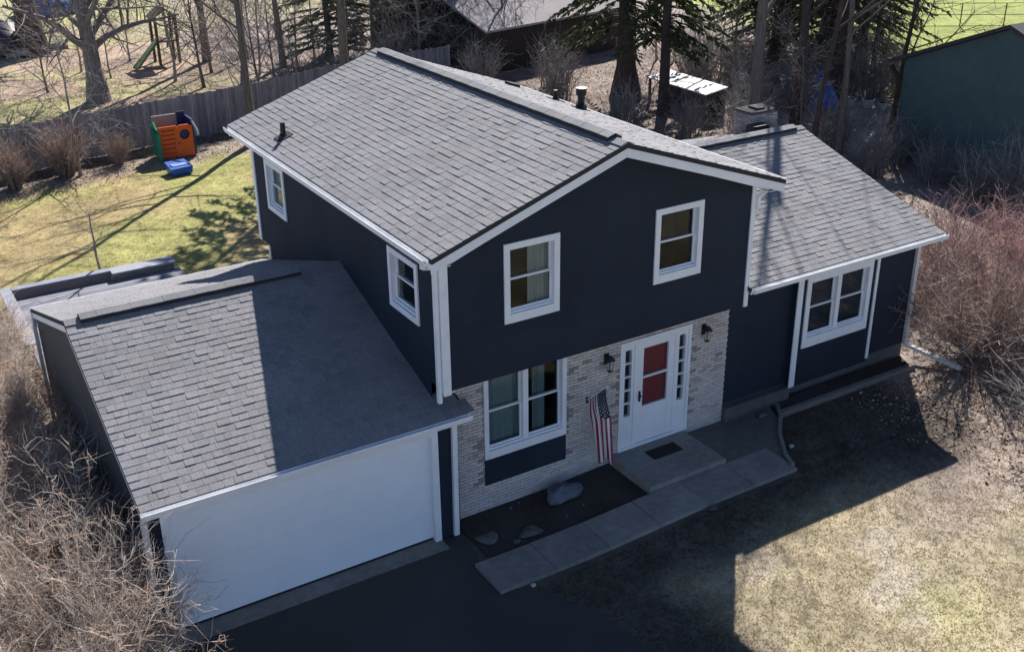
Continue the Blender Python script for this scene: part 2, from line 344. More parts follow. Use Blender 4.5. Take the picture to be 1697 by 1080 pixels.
# front wall of the upper storey
W1 = (1.262, 1.262+1.181, 4.254, 5.786); W2 = (4.644, 4.644+1.181, 4.254, 5.786)
ins = .06
hole = lambda w: (w[0]+ins, w[1]-ins, w[2]+ins, w[3]-ins)
mb = MB(); mb.use('siding')
holed(mb, (Vector((0, 0, 0)), X, Z, -Y), W, ZB, 5.85, [hole(W1), hole(W2)])
mb.face([(0, 0, 5.85), (W, 0, 5.85), (W, 0, 6.02), (XP, 0, 7.25), (0, 0, 6.02)])
L1 = (7.42, 8.60, 4.25, 5.46); L2 = (.86, 2.06, 4.2, 5.40)
holed(mb, (Vector((0, 0, 0)), Y, Z, -X), D, ZB, 6.0, [hole(L1), hole(L2)])
mb.face([(W, 0, ZB), (W, D, ZB), (W, D, 6.0), (W, 0, 6.0)])
mb.face([(0, D, ZB), (W, D, ZB), (W, D, 6.02), (XP, D, 7.25), (0, D, 6.02)])
mb.face([(0, 0, ZB), (W, 0, ZB), (W, D, ZB), (0, D, ZB)])
part('upper_wall', mb, house)
# lower storey body
mb = MB(); mb.use('siding')
mb.face([(.02, YB+.02, 0), (.02, D-.5, 0), (.02, D-.5, ZB), (.02, YB+.02, ZB)]); mb.face([(W-.02, YB+.04, 0), (W-.02, D-.5, 0), (W-.02, D-.5, ZB), (W-.02, YB+.04, ZB)]); mb.face([(.02, D-.5, 0), (W-.02, D-.5, 0), (W-.02, D-.5, ZB), (.02, D-.5, ZB)])
part('lower_wall', mb, house)
# brick front of the lower storey
DO = (4.305, 6.172, .30, 2.86); LW = (1.081, 2.979, 1.185, 3.06); LP = (1.081, 2.979, .60, 1.185)
mb = MB(); mb.use('mortar'); BX0, BX1 = .30, 7.20
holed(mb, (Vector((BX0, YB, 0)), X, Z, -Y), BX1-BX0, 0, ZB, [(DO[0]-BX0+.03, DO[1]-BX0-.03, DO[2], DO[3]), (LW[0]-BX0+ins, LW[1]-BX0-ins, LW[2]+ins, LW[3]-ins)])
mb.face([(BX1, YB, 0), (BX1, YB+.1, 0), (BX1, YB+.1, ZB), (BX1, YB, ZB)])
bw = part('brick_wall', mb, house)
# bricks: each its own object up to 300, nearest first, the rest one part
BL, BH, BT, J = .20, .058, .018, .0125
variants = []
for i in range(9):
    b = MB(); t = 1+random.uniform(-.10, .08); tt = (t, t*random.uniform(.94, 1.), t*random.uniform(.92, 1.0))
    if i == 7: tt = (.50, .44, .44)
    if i == 8: tt = (.76, .68, .66)
    b.use('brick', tt); e = lambda: random.uniform(-.004, .004)
    x0, x1, z0, z1, y0 = -BL/2+e(), BL/2+e(), -BH/2+e()*.6, BH/2+e()*.6, -BT+e()
    b.hexa([(x0, y0+.003, z0), (x1, y0+.003, z0), (x1, .004, z0), (x0, .004, z0), (x0, y0, z1), (x1, y0, z1), (x1, .004, z1), (x0, .004, z1)])
    variants.append((b, b.mesh('brick')))
cells = []
nrow = int(ZB/(BH+J))
for r in range(nrow):
    zc = .03+(r+.5)*(BH+J)
    if zc+BH/2 > ZB: break
    off = (r % 2)*(BL+J)/2
    xk = BX0-off
    while xk < BX1:
        a, b_ = max(xk, BX0), min(xk+BL, BX1+.01); xk += BL+J
        segs = [(a, b_)]
        for h in (DO, LW, LP):
            if h[2]-.02 < zc < h[3]+.01:
                ns = []
                for s0, s1 in segs:
                    if s1 <= h[0]-.005 or s0 >= h[1]+.005: ns.append((s0, s1)); continue
                    if s0 < h[0]-.005: ns.append((s0, h[0]-.005))
                    if s1 > h[1]+.005: ns.append((h[1]+.005, s1))
                segs = ns
        for s0, s1 in segs:
            if s1-s0 > .035:
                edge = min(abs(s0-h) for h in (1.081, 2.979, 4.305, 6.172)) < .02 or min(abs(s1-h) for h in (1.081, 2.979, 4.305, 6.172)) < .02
                cells.append(((s0+s1)/2, zc, s1-s0, edge))
cells.sort(key=lambda c: (c[0]+8)**2+(c[1]-12.6)**2+256)
fld = MB(); nb = 0
for cx, cz, ln, edge in cells:
    rnd = random.random()
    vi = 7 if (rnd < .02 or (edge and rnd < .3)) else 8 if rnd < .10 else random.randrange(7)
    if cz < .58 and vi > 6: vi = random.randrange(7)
    full = ln > BL*.9
    if nb < 300 and full:
        put('brick', variants[vi][1], bw, (cx, YB, cz)); nb += 1
    else:
        b = variants[vi][0]; fld.use('brick', b.t[0]); k = ln/BL
        fld.hexa([(cx+q[0]*k, YB+q[1], cz+q[2]) for q in b.v[:8]])
part('brickwork', fld, bw, kind='stuff')
# dark panel under the big window
mb = MB(); mb.use('siding'); mb.box(LP[0]+.003, LP[1]-.003, YB-.035, YB-.001, LP[2], LP[3]-.002); part('panel_below_window', mb, house)

# ---- windows
def window(F, w, h, lay=1, cas=.12, bottom=.14, curtain=None, depth=.15, name='window', cut_top=False):
    P, u, v, n = F
    mb = MB(); mb.use('white')
    mb.fbox(F, 0, cas, 0, h, -.001, .03); mb.fbox(F, w-cas, w, 0, h, -.001, .03)
    mb.fbox(F, cas, w-cas, 0, bottom, -.001, .034); mb.fbox(F, cas, w-cas, h-cas, h, -.001, .03)
    i0, i1, j0, j1 = cas-.012, w-cas+.012, bottom-.012, h-cas+.012
    mb.ring(F, i0, i1, j0, j1, .012, -depth, -.0015)
    root = part(name, mb, house)
    s = MB(); s.use('white'); s.fbox(F, cas, w-cas, bottom, bottom+.035, -depth, -.02)
    part('sill', s, root)
    n_u = lay; mul = .12 if lay > 1 else 0
    iw = (w-2*cas-mul*(n_u-1))/n_u
    for k in range(n_u):
        a0 = cas+k*(iw+mul); a1 = a0+iw; b0 = bottom+.035; b1 = h-cas; mid = (b0+b1)/2+.02
        if k:
            m_ = MB(); m_.use('white'); m_.fbox(F, a0-mul, a0, b0, b1, -depth, .006); part('mullion', m_, root)
        for q, (c0, z0, z1) in enumerate(((-.085, b0, mid), (-.115, mid-.035, b1))):
            m_ = MB(); m_.use('white'); m_.ring(F, a0, a1, z0, z1, .035, c0-.02, c0+.012); part('sash', m_, root)
            g_ = MB(); g_.use('glass'); e = .03; g_.fbox(F, a0+e, a1-e, z0+e, z1-e, c0-.006, c0-.002); part('pane', g_, root)
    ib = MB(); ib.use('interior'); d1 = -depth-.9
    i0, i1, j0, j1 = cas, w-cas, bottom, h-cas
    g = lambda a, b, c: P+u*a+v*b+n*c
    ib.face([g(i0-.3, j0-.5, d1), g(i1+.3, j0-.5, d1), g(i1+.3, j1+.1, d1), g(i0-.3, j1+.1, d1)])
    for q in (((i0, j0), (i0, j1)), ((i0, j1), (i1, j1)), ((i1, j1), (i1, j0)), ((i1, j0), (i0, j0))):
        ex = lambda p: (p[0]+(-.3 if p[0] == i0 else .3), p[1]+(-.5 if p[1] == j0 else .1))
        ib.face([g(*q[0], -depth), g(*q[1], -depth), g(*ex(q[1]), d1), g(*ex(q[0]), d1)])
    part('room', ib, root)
    if curtain:
        for (ca0, ca1, mt) in curtain:
            cb = MB(); cb.use(mt); nn = 14
            for k in range(nn):
                x0 = ca0+(ca1-ca0)*k/nn; x1 = ca0+(ca1-ca0)*(k+1)/nn; d0 = -.2+.02*math.sin(k*1.9); dd = -.2+.02*math.sin((k+1)*1.9)
                cb.face([g(x0, j0-.2, d0), g(x1, j0-.2, dd), g(x1, j1, dd), g(x0, j1, d0)])
            part('curtain', cb, root)
    return root
FR = lambda x, y, z: (Vector((x, y, z)), X, Z, -Y)
window(FR(W1[0], 0, W1[2]), 1.181, 1.532, 1, cas=.12, bottom=.17, curtain=[(.62, 1.06, 'curtain')])
window(FR(W2[0], 0, W2[2]), 1.181, 1.532, 1, cas=.12, bottom=.17, curtain=[(.12, .26, 'blind')])
FL = lambda y, x, z: (Vector((x, y, z)), -Y, Z, -X)
window(FL(L1[1], 0, L1[2]), L1[1]-L1[0], L1[3]-L1[2], 1, cas=.11, bottom=.12, curtain=[(.1, 1.1, 'blind')])
window(FL(L2[1], 0, L2[2]), L2[1]-L2[0], L2[3]-L2[2], 1, cas=.11, bottom=.12)
window(FR(LW[0], YB-.01, LW[2]), LW[1]-LW[0], LW[3]-LW[2], 2, cas=.10, bottom=.17, depth=.13, curtain=[(.08, .93, 'blind'), (1.22, 1.5, 'blind')])

# ---- front door: frame, storm door, red inner door, sidelights
dz0, dz1 = .37, 2.845; dx0, dx1 = DO[0], DO[1]
mb = MB(); mb.use('white'); F = FR(0, YB, 0)
fr_w = .075; sl_w = .30; d0 = dx0+fr_w+sl_w; d1 = dx1-fr_w-sl_w
mb.fbox(F, dx0, dx0+fr_w, dz0, dz1, -.12, .035); mb.fbox(F, dx1-fr_w, dx1, dz0, dz1, -.12, .035); mb.fbox(F, dx0+fr_w, dx1-fr_w, dz1-.09, dz1, -.12, .035)
mb.fbox(F, d0, d0+.06, dz0, dz1-.09, -.12, .03); mb.fbox(F, d1-.06, d1, dz0, dz1-.09, -.12, .03)
mb.fbox(F, dx0-.0, dx1, .30, dz0, -.14, .05)
mb.fbox(F, dx0+.01, dx1-.01, dz0, dz1-.02, -.16, -.13)
fd = part('front_door', mb, house)
s = MB(); s.use('white'); a0, a1 = d0+.06, d1-.06
s.fbox(F, a0+.004, a0+.17, dz0+.01, dz1-.095, -.03, .025); s.fbox(F, a1-.17, a1-.004, dz0+.01, dz1-.095, -.03, .025)
s.fbox(F, a0+.17, a1-.17, dz0+.01, dz0+.86, -.03, .02); s.fbox(F, a0+.17, a1-.17, dz1-.25, dz1-.095, -.03, .025); zmid = dz0+1.55
s.fbox(F, a0+.17, a1-.17, zmid-.02, zmid+.02, -.025, .028)
sd = part('storm_door', s, fd)
r = MB(); r.use('red'); r.fbox(F, a0+.1, a1-.1, dz0+.05, dz1-.12, -.10, -.05); part('inner_door', r, fd, label='red door behind the storm door glass')
for z0, z1 in ((dz0+.86, zmid-.02), (zmid+.02, dz1-.25)):
    g = MB(); g.use('sideglass'); g.fbox(F, a0+.165, a1-.165, z0-.003, z1+.003, -.012, -.008); part('pane', g, fd)
hd = MB(); hd.use('black'); hd.fbox(F, a0+.07, a0+.10, dz0+1.02, dz0+1.26, .025, .06); hd.fbox(F, a0+.06, a0+.13, dz0+1.10, dz0+1.16, .028, .05); part('door_handle', hd, fd)
for (s0, s1) in ((dx0+fr_w, d0), (d1, dx1-fr_w)):
    s = MB(); s.use('white'); zb_ = dz0+.72; zt_ = dz1-.20
    s.fbox(F, s0, s1, dz0, zb_, -.08, .012); s.fbox(F, s0, s1, zt_, dz1-.09, -.08, .012); s.fbox(F, s0, s0+.065, zb_, zt_, -.08, .012); s.fbox(F, s1-.065, s1, zb_, zt_, -.08, .012)
    for k in range(1, 5): zz = zb_+(zt_-zb_)*k/5; s.fbox(F, s0+.065, s1-.065, zz-.014, zz+.014, -.06, .006)
    part('sidelight', s, fd)
    for k in range(5):
        g = MB(); g.use('glass'); g.fbox(F, s0+.06, s1-.06, zb_+(zt_-zb_)*k/5+.012, zb_+(zt_-zb_)*(k+1)/5-.012, -.03, -.026); part('pane', g, fd)
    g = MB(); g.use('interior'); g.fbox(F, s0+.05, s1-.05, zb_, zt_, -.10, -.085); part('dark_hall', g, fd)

# ---- wall lanterns
for lx, lz in ((3.95, 2.62), (6.50, 2.63)):
    F = (Vector((lx, YB-.018, lz)), X, Z, -Y)
    b = MB(); b.use('black'); b.fbox(F, -.055, .055, -.12, .12, 0, .02); b.fbox(F, -.012, .012, .04, .065, .02, .13)
    pc = Vector((lx, YB-.15, lz+.02))
    for k in range(4):
        sx, sy = ((-1, -1), (1, -1), (1, 1), (-1, 1))[k]
        b.tube([pc+Vector((sx*.055, sy*.055, .0)), pc+Vector((sx*.04, sy*.04, -.24))], .007, 4)
    b.hexa([pc+Vector(q) for q in ((-.085, -.085, 0), (.085, -.085, 0), (.085, .085, 0), (-.085, .085, 0), (-.02, -.02, .1), (.02, -.02, .1), (.02, .02, .1), (-.02, .02, .1))])
    b.hexa([pc+Vector(q) for q in ((-.042, -.042, -.26), (.042, -.042, -.26), (.042, .042, -.26), (-.042, .042, -.26), (-.042, -.042, -.24), (.042, -.042, -.24), (.042, .042, -.24), (-.042, .042, -.24))])
    ln = part('wall_lantern', b, house)
    g = MB(); g.use('curtain'); g.tube([pc+Vector((0, 0, -.22)), pc+Vector((0, 0, -.08))], .018, 8); part('bulb', g, ln)
    g = MB(); g.use('sideglass'); g.hexa([pc+Vector(q) for q in ((-.037, -.037, -.235), (.037, -.037, -.235), (.037, .037, -.235), (-.037, .037, -.235), (-.05, -.05, -.003), (.05, -.05, -.003), (.05, .05, -.003), (-.05, .05, -.003))]); part('lantern_glass', g, ln)

# ---- white trim of the upper storey
mb = MB(); mb.use('white'); mb.box(-.03, .125, -.03, -.002, ZB-.06, 5.93); part('corner_board', mb, house)
mb = MB(); mb.use('white'); mb.box(-.03, -.002, -.002, .11, ZB-.02, 5.80); part('corner_board', mb, house)
mb = MB(); mb.use('white'); mb.box(W-.075, W+.03, -.03, -.002, ZB-.02, 6.0); part('corner_board', mb, house)
mb = MB(); mb.use('white'); mb.box(-.03, -.002, D-.12, D+.02, ZB, 5.93); part('corner_board', mb, house)
mb = MB(); mb.use('white'); mb.box(-.01, .018, D-.62, D-.5, .2, ZB); part('corner_board', mb, house)
def rake(x0, z0, x1, z1, y, h=.17, t=.03, ax='x', name='rake_board'):
    mb = MB(); mb.use('white')
    if ax == 'x': mb.prism([(x0, y, z0), (x1, y, z1), (x1, y, z1-h), (x0, y, z0-h)], (0, t, 0))
    else: mb.prism([(y, x0, z0), (y, x1, z1), (y, x1, z1-h), (y, x0, z0-h)], (t, 0, 0))
    return part(name, mb, house)
th = .088
rake(-OE, ZE-th, XP, ZR-th, -OR+.02); rake(XP, ZR-th, W+OE, ZE-th, -OR+.02)
rake(-OE, ZE-th, XP, ZR-th, D+OR-.05); rake(XP, ZR-th, W+OE, ZE-th, D+OR-.05)
mb = MB(); mb.use('white')  # soffits under the eaves and front rake
mb.box(-OE+.01, 0, -OR+.05, D+OR-.05, ZE-.20, ZE-.185); mb.box(W, W+OE-.01, -OR+.05, D+OR-.05, ZE-.20, ZE-.185)
mb.prism([(0, -OR+.05, ZE-.14), (XP, -OR+.05, ZR-.20), (W, -OR+.05, ZE-.14), (W, -OR+.05, ZE-.16), (XP, -OR+.05, ZR-.22), (0, -OR+.05, ZE-.16)], (0, OR-.05, 0))
part('soffit', mb, house)
for xx in (-OE, W+OE-.025):
    mb = MB(); mb.use('white'); mb.box(xx, xx+.025, -OR+.05, D+OR-.05, ZE-.20, ZE-.055); part('fascia', mb, house)

# ---- roofs: solid deck plus shingles in overlapping courses
SV = []
for i in range(10):
    t = random.choice([.88, .93, .97, 1., 1.0, 1.03, 1.07, 1.11]); SV.append((t*random.uniform(.98, 1.02), t, t*random.uniform(.98, 1.04)))
E_ = .162
shingle_count = 0
tab_me = {}
def tabmesh(vi, ln, tk):
    key = (vi, ln, tk)
    if key not in tab_me:
        b = MB(); b.use('shingle', SV[vi])
        b.hexa([(0, 0, .001), (ln-.004, 0, .001), (ln-.004, E_+.03, .001), (0, E_+.03, .001), (0, 0, tk), (ln-.004, 0, tk), (ln-.004, E_+.03, .005), (0, E_+.03, .005)])
        tab_me[key] = (b, b.mesh('shingle'))
    return tab_me[key]
def roof_plane(parent, O, u, s, length, slope_len, single_from=None):
    """O lower-left corner, u along the eave, s up the slope; single_from = budget of separate shingles"""
    global shingle_count
    n = u.cross(s).normalized(); fld = MB(); rows = int(slope_len/E_)
    Rm = Matrix((u, s, n)).transposed().to_4x4()
    for r in range(rows+1):
        y0 = r*E_; a = 0; first = True
        while a < length-.01:
            ln = random.choice([.12, .15, .18, .22, .26])
            if first: ln = random.choice([.12, .2, .3]); first = False
            ln = min(ln, length-a)
            if length-a-ln < .08: ln = length-a
            ln = round(ln, 3); vi = random.randrange(10); tk = random.choice([.011, .014, .017, .021])
            b, me = tabmesh(vi, ln, tk)
            ee = min(E_+.03, slope_len-y0)
            if single_from and shingle_count < 300 and ee > E_:
                o = put('shingle', me, parent); p = O+u*a+s*y0
                o.matrix_local = Matrix.Translation(p)@Rm; shingle_count += 1
            elif ee > .02:
                fld.use('shingle', b.t[0]); k = ee/(E_+.03)
                fld.hexa([O+u*(a+q[0])+s*(y0+q[1]*k)+n*q[2] for q in b.v[:8]])
            a += ln
    part('shingle_courses', fld, parent, kind='stuff')
def gable(parent_name, A0, A1, B0, B1, Rg0, Rg1, single=False, th=.085):
    """eave A (left when seen from A side), eave B, ridge"""
    mb = MB(); mb.use('deck_edge')
    A0, A1, B0, B1, Rg0, Rg1 = [Vector(p) for p in (A0, A1, B0, B1, Rg0, Rg1)]
    d = Vector((0, 0, -th)); k = Vector((0, 0, -.004))
    mb.prism([A0+k, Rg0+k, Rg0+d, A0+d], A1-A0); mb.prism([B0+k, Rg0+k, Rg0+d, B0+d], A1-A0)
    rf = part(parent_name, mb, house)
    u = (A1-A0).normalized(); s = (Rg0-A0).normalized()
    roof_plane(rf, A0, u, s, (A1-A0).length, (Rg0-A0).length, single)
    u2 = (B0-B1).normalized(); s2 = (Rg1-B1).normalized()
    roof_plane(rf, B1, u2, s2, (B0-B1).length, (Rg1-B1).length)
    return rf
def ridge_vent(rf, R0, R1, sl_a, sl_b, ins0=.3, ins1=.3, wdt=.17, hgt=.085):
    """sl_a, sl_b: unit vectors down each slope"""
    d = (R1-R0).normalized(); p0 = R0+d*ins0; p1 = R1-d*ins1; up = Vector((0, 0, hgt))
    L = (p1-p0).length; nseg = max(3, int(L/.3))
    v = MB(); v.use('vent')
    for sv in (sl_a, sl_b):
        v.prism([p0+sv*.01+Vector((0, 0, .012)), p0+sv*(wdt-.015)+Vector((0, 0, .012)), p0+sv*(wdt-.015)+up*.9, p0+sv*.01+up*.9], p1-p0)
    part('ridge_vent', v, rf)
    c = MB()
    for i in range(nseg):
        q0 = p0+d*(L*i/nseg); q1 = p0+d*(L*(i+1)/nseg+.0)
        c.use('shingle', SV[random.randrange(10)])
        for sv in (sl_a, sl_b):
            lift = Vector((0, 0, .006+.004*(i % 2)))
            c.prism([q0+up+lift, q0+up+sv*wdt+lift, q0+up+sv*wdt+lift+Vector((0, 0, .012)), q0+up+lift+Vector((0, 0, .012))], q1-q0)
    part('ridge_cap', c, rf)
    for (a, b) in ((R0, p0-d*.003), (p1+d*.003, R1)):
        m_ = MB(); m_.use('shingle', SV[3])
        for sv in (sl_a, sl_b): m_.prism([a+Vector((0, 0, .022)), a+sv*.17+Vector((0, 0, .022)), a+sv*.17+Vector((0, 0, .034)), a+Vector((0, 0, .036))], b-a)
        part('ridge_cap', m_, rf)

# garage roof first: its nearest shingles are the separate ones
GX0, GX1, GY0, GYR, GY1, GZE, GZR = -5.48, .50, .0, 4.49, 9.40, 2.67, 4.245
gx1 = .0
groof = gable('roof', (GX0, GY0, GZE), (.02, GY0, GZE), (GX0, GY1, GZE), (.02, GY1, GZE), (GX0, GYR, GZR), (.02, GYR, GZR), single=True)
sA = (Vector((0, GY0, GZE))-Vector((0, GYR, GZR))).normalized(); sB = (Vector((0, GY1, GZE))-Vector((0, GYR, GZR))).normalized()
ridge_vent(groof, Vector((GX0, GYR, GZR)), Vector((.0, GYR, GZR)), sA, sB, .28, .9)
# the sliver of garage roof in front of the house corner, under the overhang
e0 = Vector((.02, GY0, GZE)); sgU = -sA
sl = MB(); sl.use('deck_edge'); sl.prism([(.021, GY0, GZE-.004), (.021, GY0+.62, GZE-.004+.62*.35), (.021, GY0+.62, GZE-.05+.62*.35), (.021, GY0, GZE-.05)], (.46, 0, 0)); 
part('roof_return', sl, house)
for r_ in range(4):
    a = 0
    while a < .46-.1*r_:
        ln = random.choice([.15, .2, .22]); b, me = tabmesh(random.randrange(10), ln, .014)
        p = e0+X*a+sgU*(r_*E_); o = put('shingle', me, groof); o.matrix_local = Matrix.Translation(p)@Matrix((X, sgU, X.cross(sgU))).transposed().to_4x4(); a += ln
# main roof
mroof = gable('roof', (-OE, D+OR, ZE), (-OE, -OR, ZE), (W+OE, D+OR, ZE), (W+OE, -OR, ZE), (XP, D+OR, ZR), (XP, -OR, ZR))
sA = Vector((-OE-XP, 0, ZE-ZR)).normalized(); sB = Vector((W+OE-XP, 0, ZE-ZR)).normalized()
ridge_vent(mroof, Vector((XP, -OR, ZR)), Vector((XP, D+OR, ZR)), sA, sB, .38, .38)
# wing roof
WX0, WX1, WY0, WYR, WY1, WZE, WZR = W, 13.215, -.09, 4.71, 9.5, 3.63, 5.115
wroof = gable('roof', (WX0, WY0, WZE), (WX1, WY0, WZE), (WX0, WY1, WZE), (WX1, WY1, WZE), (WX0, WYR, WZR), (WX1, WYR, WZR))
sA = (Vector((0, WY0, WZE))-Vector((0, WYR, WZR))).normalized(); sB = (Vector((0, WY1, WZE))-Vector((0, WYR, WZR))).normalized()
ridge_vent(wroof, Vector((WX0, WYR, WZR)), Vector((WX1, WYR, WZR)), sA, sB, .1, .3)
# roof pipes
def zl(x): return ZE+(x+OE)*(ZR-ZE)/(XP+OE)
def zr_(x): return ZE+(W+OE-x)*(ZR-ZE)/(W+OE-XP)
def lathe_pts(mb, c, prof, n=12):
    mb.tube([c+Vector((0, 0, z)) for z, r in prof], [r for z, r in prof], n)
def pipe(x, y, z, h, r, cap=False):
    b = MB(); b.use('black'); c = Vector((x, y, z))
    lathe_pts(b, c, [(-.05, r*2.0), (.05, r*1.9), (.10, r*1.15), (h, r)] if not cap else [(-.05, r*1.7), (.12, r*1.6), (.16, r), (h-.17, r), (h-.165, r*1.5), (h-.03, r*1.55), (h, r*1.2)])
    o = part('vent_pipe', b, mroof, smooth=False)
    fl = MB(); fl.use('deck_edge'); sx = -1 if x < XP else 1
    m = (ZR-ZE)/(XP+OE); q = .17
    fl.hexa([(x+a, y+b_, z-sx*a*m+dz) for dz in (.012, .034) for a, b_ in ((-q, -q), (q, -q), (q, q), (-q, q))]); part('pipe_flashing', fl, mroof)
    if cap:
        w_ = MB(); w_.use('white'); lathe_pts(w_, c, [(h+.001, r*1.55), (h+.03, r*.5)], 12); part('vent_cap', w_, mroof)
pipe(.13, 7.52, zl(.13), .34, .055)
pipe(7.05, 5.95, zr_(7.05), .52, .085, True); pipe(7.05, 7.05, zr_(7.05), .26, .05)
b = MB(); b.use('black'); b.hexa([(6.75+dx, 8.6+dy, zr_(6.75)-.34*dx+dz) for dz in (0, .09) for dx, dy in ((-.14, -.15), (.14, -.15), (.14, .15), (-.14, .15))]); part('roof_vent', b, mroof)

# ---- gutters
def gutter(p, q, out, name='gutter'):
    p, q = Vector(p), Vector(q); o = Vector(out); b = MB(); b.use('gutter')
    prof = [(0, 0), (0, -.115), (.09, -.115), (.115, -.03), (.115, 0), (.103, 0), (.08, -.10), (.012, -.10), (.012, 0)]
    b.prism([p+o*a+Vector((0, 0, c)) for a, c in prof], q-p)
    return part(name, b, house)
gutter((-OE, D+OR-.02, ZE-.02), (-OE, -OR+.1, ZE-.02), (-1, 0, 0)); gutter((W+OE, -OR+.1, ZE-.02), (W+OE, D+OR-.02, ZE-.02), (1, 0, 0))
gutter((GX0-.01, GY0, GZE-.012), (GX1, GY0, GZE-.012), (0, -1, 0)); gutter((GX0-.01, GY1, GZE-.012), (0, GY1, GZE-.012), (0, 1, 0))
gutter((W+.06, WY0, WZE-.012), (WX1+.03, WY0, WZE-.012), (0, -1, 0)); gutter((W+.06, WY1, WZE-.012), (WX1+.03, WY1, WZE-.012), (0, 1, 0))
def spout(pts, hw=.05, hd=.035, side=X, m='gutter'):
    b = MB(); b.use(m); b.rect_tube(pts, hw, hd, side); return part('downspout', b, house)
spout([(-OE-.06, -.22, ZE-.10), (-OE-.06, -.22, ZE-.2), (-.10, .06, ZE-.36)], .04, .03, Y); spout([(-.075, .065, ZE-.33), (-.075, .065, 3.02)], .045, .035, Y)
spout([(GX1-.24, -.07, GZE-.1), (.215, .11, GZE-.22), (.19, .11, .04)], .05, .035, X)
spout([(GX0+.06, -.06, GZE-.1), (GX0+.04, .1, GZE-.25), (GX0+.04, .1, .02)], .05, .04, X, 'pipe')
spout([(GX0+.05, GY1+.06, GZE-.1), (GX0-.02, 9.05, GZE-.32), (GX0-.02, 9.0, .05)], .05, .04, Y, 'pipe')
spout([(13.12, -.15, WZE-.1), (13.17, .525, WZE-.35), (13.17, .525, .55), (13.30, .42, .46), (13.75, -.75, .22)], .055, .04, X, 'pipe')
spout([(W+.22, -.2, 5.80), (W+.07, -.05, 5.6), (W+.07, -.05, 5.35)], .04, .03, X)

# ---- garage walls and door
GWX0, GWX1, GWY = -5.42, .30, .15
mb = MB(); mb.use('siding')
holed(mb, (Vector((GWX0, GWY, 0)), X, Z, -Y), GWX1-GWX0, 0, 2.60, [(.25, 5.30, 0, 2.42)])
mb.use('siding_grey')
mb.face([(GWX0, GWY, 0), (GWX0, 9.2, 0), (GWX0, 9.2, 2.70), (GWX0, GYR, GZR-.06), (GWX0, GWY, 2.70)])
mb.face([(GWX0, 9.2, 0), (GWX1, 9.2, 0), (GWX1, 9.2, 2.66), (GWX0, 9.2, 2.66)]); mb.use('siding'); mb.face([(GWX1, GWY, 0), (GWX1, YB, 0), (GWX1, YB, 2.75), (GWX1, GWY, 2.60)])
part('garage_wall', mb, house)
GD0, GD1 = GWX0+.25, GWX0+5.30
mb = MB(); mb.use('white'); F = FR(0, GWY, 0)
mb.fbox(F, GD0-.01, GD0+.11, -.01, 2.42, -.16, .03); mb.fbox(F, GD1-.13, GD1, -.01, 2.42, -.16, .03); mb.fbox(F, GD0+.11, GD1-.13, 2.33, 2.42, -.16, .03)
gd = part('garage_door', mb, house)
for k in range(4):
    z0 = .06+k*.57; b = MB(); b.use('doorwhite'); b.fbox(F, GD0+.11, GD1-.13, z0, min(z0+.568, 2.33), -.13, -.085); part('door_section', b, gd)
b = MB(); b.use('black'); b.fbox(F, GD0+.11, GD1-.13, .012, .06, -.125, -.09); part('bottom_seal', b, gd)
mb = MB(); mb.use('white'); rk = part  # garage rake boards
rake(GY0, GZE-.088, GYR, GZR-.088, GX0+.012, .13, .025, 'y'); rake(GYR, GZR-.088, GY1, GZE-.088, GX0+.012, .13, .025, 'y')
mb = MB(); mb.use('white'); mb.prism([(GX0+.04, GY0+.05, GZE-.13), (GX0+.04, GYR, GZR-.16), (GX0+.04, GY1-.05, GZE-.13), (GX0+.04, GY1-.05, GZE-.145), (GX0+.04, GYR, GZR-.18), (GX0+.04, GY0+.05, GZE-.145)], (GWX0-GX0-.04, 0, 0))
mb.box(GX0+.04, GX1-.05, GY0+.012, GWY, GZE-.155, GZE-.14); mb.box(GX0+.04, -.0, 9.2, GY1-.012, GZE-.155, GZE-.14); part('soffit', mb, house)
mb = MB(); mb.use('white'); mb.box(GX0+.04, GX1, GY0-.0, GY0+.012, GZE-.15, GZE-.055); part('fascia', mb, house)

# ---- wing walls
WY = .56; WXR = 13.18
mb = MB(); mb.use('siding')
mb.face([(W+.05, WY, .56), (WXR, WY, .56), (WXR, WY, 3.56), (W+.05, WY, 3.56)])
mb.face([(WXR, WY, .56), (WXR, 9.0, .56), (WXR, 9.0, 3.6), (WXR, WYR, WZR-.08), (WXR, WY, 3.56)]); mb.face([(W, 9.0, .56), (WXR, 9.0, .56), (WXR, 9.0, 3.56), (W, 9.0, 3.56)])
part('wing_wall', mb, house)
mb = MB(); mb.use('foundation'); mb.box(W+.06, WXR-.03, WY+.03, 8.97, 0, .56); mb.box(W+.05, 9.15, WY-.16, WY+.028, 0, .52); part('foundation', mb, house)
bx0, bx1, by = 9.12, 11.66, .40
mb = MB(); mb.use('siding'); WWi = (9.37, 11.47, 1.45, 3.18)
holed(mb, (Vector((bx0, by, 0)), X, Z, -Y), bx1-bx0, .50, 3.46, [(WWi[0]-bx0+ins, WWi[1]-bx0-ins, WWi[2]+ins, WWi[3]-ins)])
mb.face([(bx0, by, .5), (bx0, WY, .5), (bx0, WY, 3.46), (bx0, by, 3.46)]); mb.face([(bx1, by, .5), (bx1, WY, .5), (bx1, WY, 3.46), (bx1, by, 3.46)]); mb.face([(bx0, by, .5), (bx1, by, .5), (bx1, WY, .5), (bx0, WY, .5)])
part('bay_wall', mb, house)
window(FR(WWi[0], by, WWi[2]), WWi[1]-WWi[0], WWi[3]-WWi[2], 2, cas=.13, bottom=.24, depth=.12)
mb = MB(); mb.use('white'); mb.box(bx0-.03, bx0+.13, by-.03, by-.002, .52, 3.46); part('corner_board', mb, house)
mb = MB(); mb.use('white'); mb.box(bx1-.06, bx1+.02, by-.03, by-.002, .60, 3.46); part('corner_board', mb, house)
